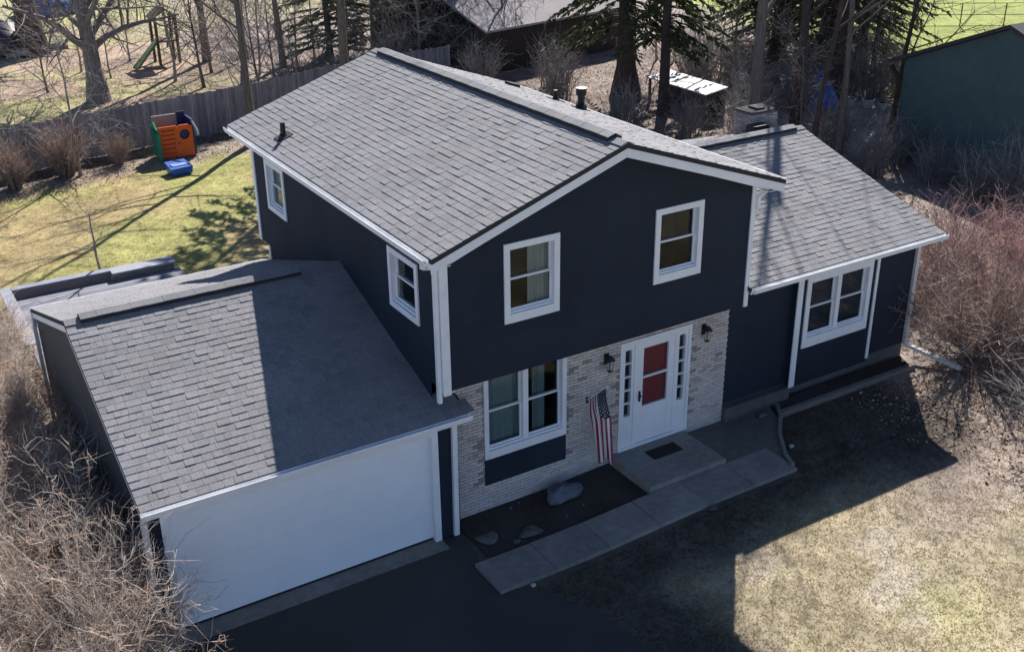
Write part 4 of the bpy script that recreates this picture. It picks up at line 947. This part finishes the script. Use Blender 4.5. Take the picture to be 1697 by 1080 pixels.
# trees --------------------------------------------------------
tree_obj('bare_tree', (6.55, 29.5, 0), 3, 13, .17, 'bark', 'thin straight bare tree just before the fence left of the main roof', None, first=.3, nchild=(14, 5, 4, 3), wob=.02, spread=1.1)
tree_obj('bare_tree', (2.75, 41.0, 0), 12, 7.5, .48, 'gnarled', 'thick gnarled tree with crooked limbs beyond the fence', None, first=.30, ll=1.9, nchild=(15, 11, 7, 4), rmin=.014, wob=.045, spread=1.45, up=.0, crook=3.0)
tree_obj('bare_tree', (2.3, 55.5, 0), 14, 14, .75, 'redbark', 'very thick dark trunk at the top left, far behind', None, first=.3, wob=.03)
tree_obj('sapling', (-2.55, 16.9, .0), 21, 2.4, .05, 'twig_grey', 'small arching bare sapling beside the deck bench', None, first=.45, levels=3, nchild=(5, 3, 2), rmin=.006, wob=.2, spread=1.2)
spec = [  # px of trunk foot on ground, bark, r, H, label
 ('bark', 13.35, 43.8, .16, 14, 'slender grey bare tree left of the two dark pines', .35),
 ('bark', 20.5, 39.6, .15, 8, 'small crooked bare tree behind the middle of the main ridge', .2),
 ('redbark', 28.8, 46.8, .3, 15, 'dark bare trunk before the mauve roof at the top middle', .3),
 ('redbark', 25.8, 42.5, .34, 16, 'reddish bare trunk above the fence end, left of the mauve roof', .35),
 ('bark', 10.2, 47.5, .22, 12, 'bare branching tree behind the far play tower', .2),
 ('bark', 21.0, 14.5, .24, 17, 'tall dark bare tree close behind the wing chimney', .33),
 ('redbark', 22.4, 12.9, .11, 15, 'slender bare tree just behind the right end of the wing ridge', .3),
 ('bark', 24.4, 13.3, .13, 14.5, 'tall bare tree rising behind the wing roof corner', .3),
 ('redbark', 26.3, 17.6, .22, 16, 'bare tree left of the blue tarp', .3),
 ('bark', 33.5, 27.5, .25, 15, 'bare tree behind the white topped shed', .25),
 ('bark', 38.5, 28.0, .2, 14, 'bare tree at the woods edge before the bright lawn', .2),
 ('bark', 36.0, 22.0, .14, 10, 'thin bare tree behind the blue tarp', .2),
 ('redbark', 29.4, 15.2, .12, 9, 'thin reddish bare tree near the corner of the green house', .2),
 ('bark', 44.0, 33.0, .2, 12, 'far bare tree beside the bright lawn at the top right', .2),
 ('bark', 16.3, 38.6, .1, 8, 'thin bare tree behind the fence near the pines', .2),
 ('bark', 8.0, 41.0, .08, 6, 'spindly bare tree beyond the fence right of the gnarled tree', .15)]
for i, (bk, x, y, r0, H, lab, fi) in enumerate(spec):
    tree_obj('bare_tree', (x, y, 0), 40+i, H, r0, bk, lab, 'bare trees behind the house', first=fi, nchild=(11, 6, 4, 4), wob=.05 if r0 > .2 else .09, spread=1.05)
ur = random.Random(99)
under = [tree_obj('understory_tree', (0, -300, 0), 300+i, 5.0, .06, bk, 'x', None, first=.08, ll=1.25, rmin=.009, nchild=(12, 7, 5, 3), wob=.12, spread=1.0) for i, bk in enumerate(('twig_grey', 'bark', 'twig_brown', 'twig_grey'))]
upos = [(-.75, 28.7), (-4.6, 28.9), (8.4, 36.4), (10.5, 36.9), (14.2, 37.6), (1.0, 44.5), (3.5, 48.5), (7.2, 43.4), (19.6, 39.2), (22.2, 40.8), (17.2, 46), (13.4, 41.6), (25.3, 39.0), (9.5, 44.5), (11.5, 42.5), (12.3, 46.5), (15.5, 44.5), (16.5, 42), (18, 41), (20.5, 46), (22.5, 43.5), (24, 41.5), (26.5, 44), (21.5, 37.2), (18.6, 37.4), (23.6, 36.8), (12, 38.5), (10, 38), (6.5, 50), (9.5, 53), (4.5, 46), (12.5, 55), (16, 52), (29.5, 30.5), (31.5, 33.5), (34, 24.2), (35.5, 31.5), (38.5, 33), (40.5, 29.5), (34.2, 22.8), (30.4, 27.0), (23.6, 14.6), (34.6, 20.2), (37.5, 24.5), (42.5, 31.5), (44.5, 35.5), (33.2, 25.6)]
for i, (x, y) in enumerate(upos):
    far = (y > 36 and x < 28) or i < 2
    lab = 'low bare tree with many thin stems standing just before the fence' if i == 0 else 'low bare tree before the fence at the left edge' if i == 1 else 'low bare understory tree in the thicket '+('beyond the fence and the main roof' if far else 'of the shaded woods behind the wing')
    if i < 4: t_ = under[i]; t_.location = (x, y, 0); t_['label'] = lab
    else: t_ = copy_tree(under[i % 4], (x, y, 0), ur.uniform(0, 6.28), 1.35 if i == 1 else ur.uniform(.8, 1.45), lab)
    t_['group'] = 'understory trees '+('beyond the fence' if far else 'of the shaded woods')
conifer('spruce_tree', (24.4, 26.9, 0), 61, 19, .52, 3.3, 4.2, 'needle', 'redbark', 'huge spruce with flared reddish trunk behind the wing', 'conifers behind the house', droop=.55, flare=1.65)
conifer('spruce_tree', (24.0, 23.5, 0), 62, 17, .27, 3.6, 3.2, 'needle', 'redbark', 'slimmer spruce right beside the huge one', 'conifers behind the house', droop=.5, flare=1.2)
conifer('spruce_tree', (36.0, 29.0, 0), 63, 18, .3, 1.8, 4.0, 'needle', 'redbark', 'dark spruce behind the white topped shed', 'conifers behind the house', droop=.45)
conifer('spruce_tree', (39.5, 26.0, 0), 64, 17, .3, 1.5, 4.2, 'needle', 'redbark', 'broad dark spruce left of the far bright lawn', 'conifers behind the house', droop=.45)
conifer('spruce_tree', (33.0, 21.5, 0), 65, 16, .28, 4.2, 3.6, 'needle', 'redbark', 'spruce standing over the blue tarp', 'conifers behind the house', droop=.45)
conifer('spruce_tree', (35.2, 24.2, 0), 71, 17, .28, 2.2, 3.8, 'needle', 'redbark', 'dark spruce close behind the blue tarp', 'conifers behind the house', droop=.45)
conifer('spruce_tree', (41.5, 34.0, 0), 72, 17, .28, 1.6, 3.8, 'needle', 'redbark', 'farthest dark spruce at the top right, before the bright lawn', 'conifers behind the house', droop=.45)
conifer('pine_tree', (9.7, 26.6, 0), 68, 15, .24, 6.6, 2.9, 'pine', 'bark', 'tall dark trunked pine close behind the left end of the main roof', 'conifers behind the house', droop=.30, dens=1.0, flare=1.2)
conifer('pine_tree', (15.6, 42.4, 0), 66, 15, .20, 1.0, 3.0, 'pine', 'bark', 'pine with dark trunk and pale green needles, left of the main roof peak', 'conifers behind the house', droop=.30, dens=1.3, flare=1.2)
conifer('pine_tree', (19.2, 43.9, 0), 67, 15, .28, 1.0, 3.4, 'pine', 'bark', 'pine with pale green needles just behind the main roof peak', 'conifers behind the house', droop=.30, dens=1.3, flare=1.2)

# undergrowth in the woods and before the green house
uv = [shrub_mesh('brush', 170+i, 70, 2.0, 1.2, 620, 'twig_grey', curl=.6, thick=.009, base=.5, twig_len=.6) for i in range(3)]
r_ = random.Random(5); spots = []
for x, y in [(28.6, 22.6), (27.4, 24.8), (30.0, 25.0), (31.5, 26.5), (33.5, 24.0), (35, 25.5), (29.0, 12.9), (34.6, 18.0), (36.5, 20.5), (26.0, 14.6), (24.6, 12.2), (25.6, 10.2), (25.2, 7.9), (25.9, 6.0), (24.4, 4.4), (26.2, 12.2), (17.5, 37.6), (15.0, 37.0), (13.0, 36.5), (10.8, 36.2), (38.5, 23.8), (40.0, 26.5), (22.0, 29.0), (23.0, 31.0), (20.2, 33.0), (22.5, 20.0), (20.5, 22.0), (38.0, 31.0), (41.0, 30.0), (29.4, 21.2), (33.0, 22.6), (30.8, 28.6), (28.8, 27.0), (34.8, 21.0), (32.6, 27.8), (36.4, 23.6), (24.8, 19.0), (22.6, 16.8)]:
    spots.append((x+r_.uniform(-.3, .3), y+r_.uniform(-.3, .3)))
for i, (x, y) in enumerate(spots):
    o = put('brush', uv[i % 3], None, (x, y, 0), (0, 0, r_.uniform(0, 6))); s = r_.uniform(.8, 1.25); o.scale = (s, s, s*r_.uniform(.9, 1.3))
    if x > 23.5 and y < 13 : lab = 'grey bare brush growing against the green house wall'
    elif x > 23.5: lab = 'grey bare brush in the shaded woods behind the wing'
    elif y > 34: lab = 'grey bare brush just beyond the board fence behind the main roof'
    else: lab = 'grey bare brush among the conifer trunks behind the main house'
    tag(o, lab, 'brush', 'grey bare brush '+('by the green house' if 'green house' in lab else 'behind the wing' if 'wing' in lab else 'beyond the fence' if 'fence' in lab else 'among the conifers'))

# ------------------------------------------------------------------ green neighbour house
gh = thing('neighbour_house', (27.4, 8.8, 0), 'dark green lap sided neighbour house at the right edge', 'house')
b = MB(); gx = 27.4; y0, y1, yr, ze, zr = 4.4, 13.2, 8.8, 3.85, 5.62
b.use('greenhouse'); nb_ = int((zr+.2)/.13)
for k in range(nb_):
    z0 = k*.13; z1 = z0+.13
    def lim(z):
        if z <= ze: return y0, y1
        f = (z-ze)/(zr-ze); return y0+(yr-y0)*f, y1+(yr-y1)*f
    a0, a1 = lim(z0); c0, c1 = lim(min(z1, zr-.01))
    if a1-a0 < .1: break
    b.face([(gx-.016, a0, z0), (gx-.016, a1, z0), (gx, c1, z1), (gx, c0, z1)]); b.face([(gx-.016, a0, z0), (gx-.016, a1, z0), (gx, a1, z0), (gx, a0, z0)])
for yy in (y0, y1): b.face([(gx, yy, 0), (gx+12, yy, 0), (gx+12, yy, ze), (gx, yy, ze)])
b.face([(gx+12, y0, 0), (gx+12, y1, 0), (gx+12, y1, ze), (gx+12, yr, zr), (gx+12, y0, ze)])
part('wall', b, gh)
b = MB(); b.use('roof_dark'); m = (zr-ze)/(y1-yr); oy = .6
for s in (1, -1):
    ye = yr+s*(y1-yr+oy); z_e = ze-m*oy
    b.prism([(gx-.25, yr, zr+.16), (gx-.25, ye, z_e+.16), (gx-.25, ye, z_e+.02), (gx-.25, yr, zr+.02)], (12.6, 0, 0))
part('roof', b, gh)
b = MB(); b.use('wood', (.5, .42, .4)); b.rect_tube([(gx-.1, y1+.55, 3.5), (gx-.12, y1+.1, 3.1), (gx-.12, y1+.03, .1)], .07, .06, Y); part('downspout', b, gh)
b = MB(); b.use('wood', (.6, .6, .6)); b.box(gx-.2, gx+12.2, y1+oy+.01, y1+oy+.12, ze-m*oy+.05, ze-m*oy+.17); part('gutter', b, gh)

# mauve roofed neighbour building behind the huge spruce
mh = thing('neighbour_house', (25, 37, 0), 'low building with a mauve grey roof behind the conifers', 'house')
dI = Vector((6.74, 1.5, 0)).normalized(); dN = Vector((-dI.y, dI.x, 0)); A = Vector((21.3, 33.4, 2.45))+dN*1.2; LL = 12.0
b = MB(); b.use('brownwall'); q = A+dN*.5+dI*.4
b.prism([Vector((q.x, q.y, 0)), Vector((q.x, q.y, 0))+dI*(LL-.8), Vector((q.x, q.y, 0))+dI*(LL-.8)+dN*9, Vector((q.x, q.y, 0))+dN*9], (0, 0, 2.45)); part('wall', b, mh)
b = MB(); b.use('roof_mauve'); up_ = dN*5+Z*2.0
b.prism([A, A+up_, A+up_-Z*.12, A-Z*.12], dI*LL); b.prism([A+up_, A+dN*10, A+dN*10-Z*.12, A+up_-Z*.12], dI*LL); rf = part('roof', b, mh)
b = MB(); b.use('white', (.5, .5, .5)); b.prism([A-Z*.125-dN*.03, A-Z*.125-dN*.03+Z*.12, A-Z*.125-dN*.002+Z*.12, A-Z*.125-dN*.002], dI*LL); part('fascia', b, mh)

# ------------------------------------------------------------------ things in the woods
sh = thing('woodshed', (25.8, 24, 0), 'low open shed with a long white sheet roof behind the spruces', 'shed')
p = [Vector((26.0, 25.8, 1.3)), Vector((25.6, 21.5, 1.3)), Vector((24.5, 21.5, 1.15)), Vector((24.6, 24.9, 1.15))]
b = MB(); b.use('whitesheet'); b.prism([(24.75, 25.7, 1.18), (26.1, 25.7, 1.36), (25.9, 21.4, 1.36), (24.6, 21.4, 1.18)], (0, 0, .05)); part('sheet_roof', b, sh)
for x, y, h in ((24.8, 25.6, 1.18), (26.0, 25.6, 1.34), (25.8, 21.5, 1.34), (24.66, 21.5, 1.18), (24.75, 23.5, 1.18)):
    b = MB(); b.use('wood'); b.box(x-.05, x+.05, y-.05, y+.05, 0, h); part('post', b, sh)
b = MB(); b.use('wood', (.6, .6, .6)); b.prism([(26.0, 25.5, 0), (25.8, 21.6, 0), (25.8, 21.6, 1.3), (26.0, 25.5, 1.3)], (.03, 0, 0)); part('back_panel', b, sh)
for k in range(14):
    b = MB(); b.use('bark', (random.uniform(.7, 1.2),)*3); y = 21.8+k*.26; z = .12+.02*(k % 3); b.tube([(24.9, y, z), (25.7, y+.02, z)], .11, 7); part('log', b, sh)
tp_ = MB()
rr = np.random.default_rng(77); nu, nv = 22, 9; v = []; f = []
for j in range(nv+1):
    s = j/nv
    for i in range(nu):
        a = 2*math.pi*i/nu; k = (1-s)**.8*(1+.22*math.sin(5*a+1)+.12*math.sin(9*a+j))+.02; v.append((1.05*k*math.cos(a), .85*k*math.sin(a), 1.55*s**1.15*(1+.06*math.sin(3*a))+rr.uniform(-.03, .03)))
for j in range(nv):
    for i in range(nu): f.append((j*nu+i, j*nu+(i+1) % nu, (j+1)*nu+(i+1) % nu, (j+1)*nu+i))
o = put('tarp', np_mesh('tarp', v, f, None, ['tarp']), None, (31.2, 20.9, 0)); tag(o, 'crumpled bright blue tarp over a heap in the woods', 'tarp')
for i, (x, y, s, l) in enumerate([(32.6, 19.2, .28, 'white pot, largest of the row right of the blue tarp'), (32.2, 19.9, .24, 'white pot in the middle of the row right of the tarp'), (32.9, 18.6, .22, 'white pot at the right end of the row by the tarp'), (31.7, 20.0, .16, 'small white pot just right of the blue tarp'), (31.0, 23.4, .26, 'white pot left of the blue tarp'), (30.7, 23.9, .2, 'smaller white pot farthest left of the blue tarp'), (30.6, 18.5, .2, 'pale pot in front of the white pot row'), (30.0, 18.9, .18, 'pale pot lowest in front of the tarp')]):
    b = MB(); b.use('whitesheet'); c = Vector((x, y, 0)); lathe_pts(b, c, [(0, s*.7), (s*1.3, s), (s*1.32, s*1.1), (s*1.5, s*1.1), (s*1.5, s*.9), (s*.6, s*.75)], 10)
    solo('plant_pot', b, tuple(c), l, 'pot', 'white pots near the blue tarp')
b = MB(); b.use('pipe'); b.rect_tube([(25.4, 13.3, .35), (27.2, 14.1, .75)], .07, .05, Z); solo('loose_pipe', b, (25.8, 13.5, 0), 'loose white length of pipe leaning behind the wing roof edge', 'pipe')
b = MB(); b.use('black'); b.tube([(29.6, 28.3, 0), (29.6, 28.3, 1.1)], .04, 6); solo('stake', b, (29.6, 28.3, 0), 'thin dark stake standing behind the white topped shed', 'stake')

# far left yard: play tower with slide, blue tarp heap, dark covered heap
pt = thing('play_tower', (8.2, 48.3, 0), 'small timber play tower with olive slide far behind the fence', 'playset')
for x, y in ((7.7, 48), (8.8, 48), (7.7, 49.1), (8.8, 49.1)):
    b = MB(); b.use('wood'); b.box(x-.07, x+.07, y-.07, y+.07, 0, 2.6); part('post', b, pt)
b = MB(); b.use('wood'); b.box(7.7, 8.8, 48, 49.1, 1.2, 1.3); part('platform', b, pt)
b = MB(); b.use('wood', (.8, .8, .8)); b.prism([(7.5, 47.8, 2.5), (8.25, 47.8, 3.1), (9.0, 47.8, 2.5), (8.25, 47.8, 2.95)], (0, 1.5, 0)); part('roof', b, pt)
b = MB(); b.use('greenslide'); b.hexa([(6.0, 47.3, .12), (6.2, 46.8, .12), (7.75, 48.0, 1.25), (7.7, 48.6, 1.25), (6.0, 47.3, .2), (6.2, 46.8, .2), (7.75, 48.0, 1.35), (7.7, 48.6, 1.35)]); part('slide', b, pt)
def heap(name, c, sx, sy, sz, m, lab, cat, seed):
    o = rock(name, c, sx, sy, sz, m, lab, cat, None, seed); return o
heap('tarp', (5.8, 70.5, 0), 2.2, 1.6, 1.5, 'tarp', 'dark blue tarp heap far at the top left', 'tarp', 2)
heap('covered_woodpile', (.6, 57.5, 0), 2.2, 2.5, 1.7, 'car', 'dark covered woodpile at the upper left edge', 'woodpile', 5)
for i in range(7):
    b = MB(); b.use('palebark' if i % 2 else 'bark'); a = random.uniform(-.4, .4); c = Vector((.4+i*.45, 55.0+random.uniform(-.4, .4), .2+.1*(i % 3))); b.tube([c-Vector((1.1, a, 0)), c+Vector((1.1, a, .05))], .13, 7)
    solo('log', b, tuple(c), ['dark leftmost', 'pale leftmost', 'dark second', 'pale middle', 'dark third', 'pale rightmost', 'dark rightmost'][i]+' loose log lying before the covered woodpile', 'log', 'logs before the covered woodpile')

# chain link fence far right
cf = thing('chain_link_fence', (50, 30, 0), 'thin dark wire fence before the bright lawn at the top right', 'fence')
pts = [Vector((42, 38, 0)), Vector((58, 27.5, 0))]
n = 7
for k in range(n+1):
    p_ = pts[0].lerp(pts[1], k/n); b = MB(); b.use('black'); b.tube([p_, p_+Z*1.5], .04, 6); part('post', b, cf)
for z in (.08, .78, 1.48):
    b = MB(); b.use('black'); b.tube([pts[0]+Z*z, pts[1]+Z*z], .02, 5); part('wire', b, cf)

# labels of the many bare shrubs and small trees: told by the nearest landmark and the side of it
from bpy_extras.object_utils import world_to_camera_view
bpy.context.view_layer.update()
def px(p): q = world_to_camera_view(sc, sc.camera, Vector(p)); return q.x*1697, (1-q.y)*1080
LM = {'the toy climber': (3.2, 29.2, .7), 'the gnarled tree': (2.75, 41, 1.5), 'the far play tower': (8.2, 48.3, 1), 'the straight tree at the fence': (6.55, 29.5, 4), 'the main roof peak': (3.58, 9.9, 7.3), 'the capped roof pipe': (7.05, 5.95, 6.3), 'the huge spruce': (24.4, 26.9, 2), 'the white shed roof': (25.4, 23.5, 1.3), 'the wing chimney': (12.5, 5.6, 5.6), 'the blue tarp': (31.2, 20.9, .6), 'the green house corner': (27.4, 13.2, 2), 'the green house wall': (27.4, 9, 2), 'the mauve roof': (26, 37, 2.5), 'the wing roof corner': (13.2, -.1, 3.6), 'the far bright lawn': (56, 33, 0), 'the covered woodpile': (.6, 57, 1), 'the garage door corner': (-5.3, .1, 2), 'the garage gutter end': (-5.4, 9.4, 2.6)}
LP_ = {k: px(v) for k, v in LM.items()}
seen = {}
def relabel(o, noun):
    x, y = px(o.location+Vector((0, 0, .8)))
    order = sorted(LP_, key=lambda k: (LP_[k][0]-x)**2+(LP_[k][1]-y)**2)
    for k in order[:9]:
        for mode in (0, 1):
            dx, dy = x-LP_[k][0], y-LP_[k][1]; d = math.hypot(dx, dy)
            side = ('right of' if dx > 0 else 'left of') if (abs(dx) > abs(dy)) != bool(mode) else ('below' if dy > 0 else 'above')
            how = 'just ' if d < 70 else '' if d < 170 else 'well '
            lab = noun+' '+how+side+' '+k
            if lab not in seen: seen[lab] = 1; o['label'] = lab; return
    o['label'] = noun+' between '+order[0]+' and '+order[1]
for o in list(sc.objects):
    if o.parent is None and 'label' in o:
        if o.name.startswith('brush'): relabel(o, ('tall' if o.scale.z > 1.15 else 'low')+' grey bare brush')
        elif o.name.startswith('understory_tree') and 'thicket' in o['label']: relabel(o, ('larger' if o.scale.z > 1.15 else 'smaller')+' bare understory tree')
        elif o.name.startswith('bare_shrub') and 'outer rows' in o['label']: relabel(o, 'tangled dry hedge shrub')

# ------------------------------------------------------------------ grass, leaf litter
def grass(name, boxes, hh, wdt):
    G = []; 
    for (x0, x1, y0, y1, n, cond) in boxes:
        x = rng.uniform(x0, x1, n); y = rng.uniform(y0, y1, n)
        if cond is not None: k = cond(x, y); x, y = x[k], y[k]
        G.append(np.stack([x, y], 1))
    G = np.concatenate(G); x, y = G[:, 0], G[:, 1]; n = len(x); nb = 4
    col = ground_col(x, y)*rng.uniform(.85, 1.3, (n, 1))*np.stack([rng.uniform(.95, 1.1, n), np.ones(n), rng.uniform(.8, 1.05, n)], 1)  # blades take the ground colour, painted lawn shade included
    z = (fb(x, y, 2.2, 41)-.5)*.16*sm(11, 16, y)+(fb(x, y, 1.1, 51)-.5)*.05*sm(-2.2, -3.5, y)*sm(1.5, 3, x)-.012+rise(x, y)
    T = []
    for k in range(nb):
        a = rng.uniform(0, 2*np.pi, n); h = hh*rng.uniform(.4, 1.2, n); l = h*rng.uniform(1.2, 3.6, n); ww = wdt*rng.uniform(.6, 1.3, n); ox, oy = rng.normal(0, .03, n), rng.normal(0, .03, n)
        b0 = np.stack([x+ox-np.sin(a)*ww, y+oy+np.cos(a)*ww, z-.004], 1); b1 = np.stack([x+ox+np.sin(a)*ww, y+oy-np.cos(a)*ww, z-.004], 1); tp = np.stack([x+ox+np.cos(a)*l, y+oy+np.sin(a)*l, z+h], 1)
        T.append(np.stack([b0, b1, tp], 1))
    T = np.concatenate(T); me = np_mesh(name, T.reshape(-1, 3), None, np.arange(len(T)*3).reshape(-1, 3), ['grassblade'], None, np.tile(col, (nb, 1)))
    put(name, me, None, kind='stuff')
grass('grass', [(.3, 14, -10, -1.9, 42000, lambda x, y: (y < -2.0-(x > 7.2)*-1.9) & (x > drive_x(y)+rng.normal(.02, .04, len(x)))), (7.2, 14, -2, -.1, 5000, None),
                (-9, 9, 9.8, 29, 60000, lambda x, y: (y < fence_y(x)-2.2) & ~((x > -5.4) & (x < -.4) & (y < 16.8))), (-4, 16, 32.5, 62, 30000, None), (36, 64, 14, 42, 20000, None)], .022, .008)
def litter(name, boxes, s0):
    G = []
    for (x0, x1, y0, y1, n, cond) in boxes:
        x = rng.uniform(x0, x1, n); y = rng.uniform(y0, y1, n)
        if cond is not None: k = cond(x, y); x, y = x[k], y[k]
        G.append(np.stack([x, y], 1))
    G = np.concatenate(G); x, y = G[:, 0], G[:, 1]; n = len(x)
    z = (fb(x, y, 2.2, 41)-.5)*.16*sm(11, 16, y)-.012+rise(x, y)+rng.uniform(.004, .05, n)
    a = rng.uniform(0, 6.28, n); s = s0*rng.uniform(.5, 1.4, n); u = np.stack([np.cos(a), np.sin(a), rng.normal(0, .35, n)], 1)*s[:, None]; v = np.stack([-np.sin(a), np.cos(a), rng.normal(0, .35, n)], 1)*s[:, None]*.6
    c = np.stack([x, y, z], 1); Q = np.stack([c-u, c-v*.9+u*.1, c+u, c+v], 1)
    t = rng.uniform(.45, 1.5, (n, 1))*np.stack([np.ones(n), rng.uniform(.85, 1.05, n), rng.uniform(.75, 1.05, n)], 1)
    put(name, np_mesh(name, Q.reshape(-1, 3), np.arange(n*4).reshape(-1, 4), None, ['leaf'], None, t), None, kind='stuff')
litter('leaf_litter', [(9, 40, 9.5, 36, 95000, None), (13.4, 26, -6, 9.5, 22000, None), (10, 17, -6, -.2, 6000, lambda x, y: x > 11-y*.1+rng.normal(0, .8, len(x))), (-9, 9, 26, 32, 14000, lambda x, y: (y > fence_y(x)-3.3+rng.normal(0, .35, len(x)))), (-4, 22, 32, 50, 16000, None), (.4, 4.1, -.75, .45, 22, None), (8.6, 13, 0, .5, 30, None)], .042)
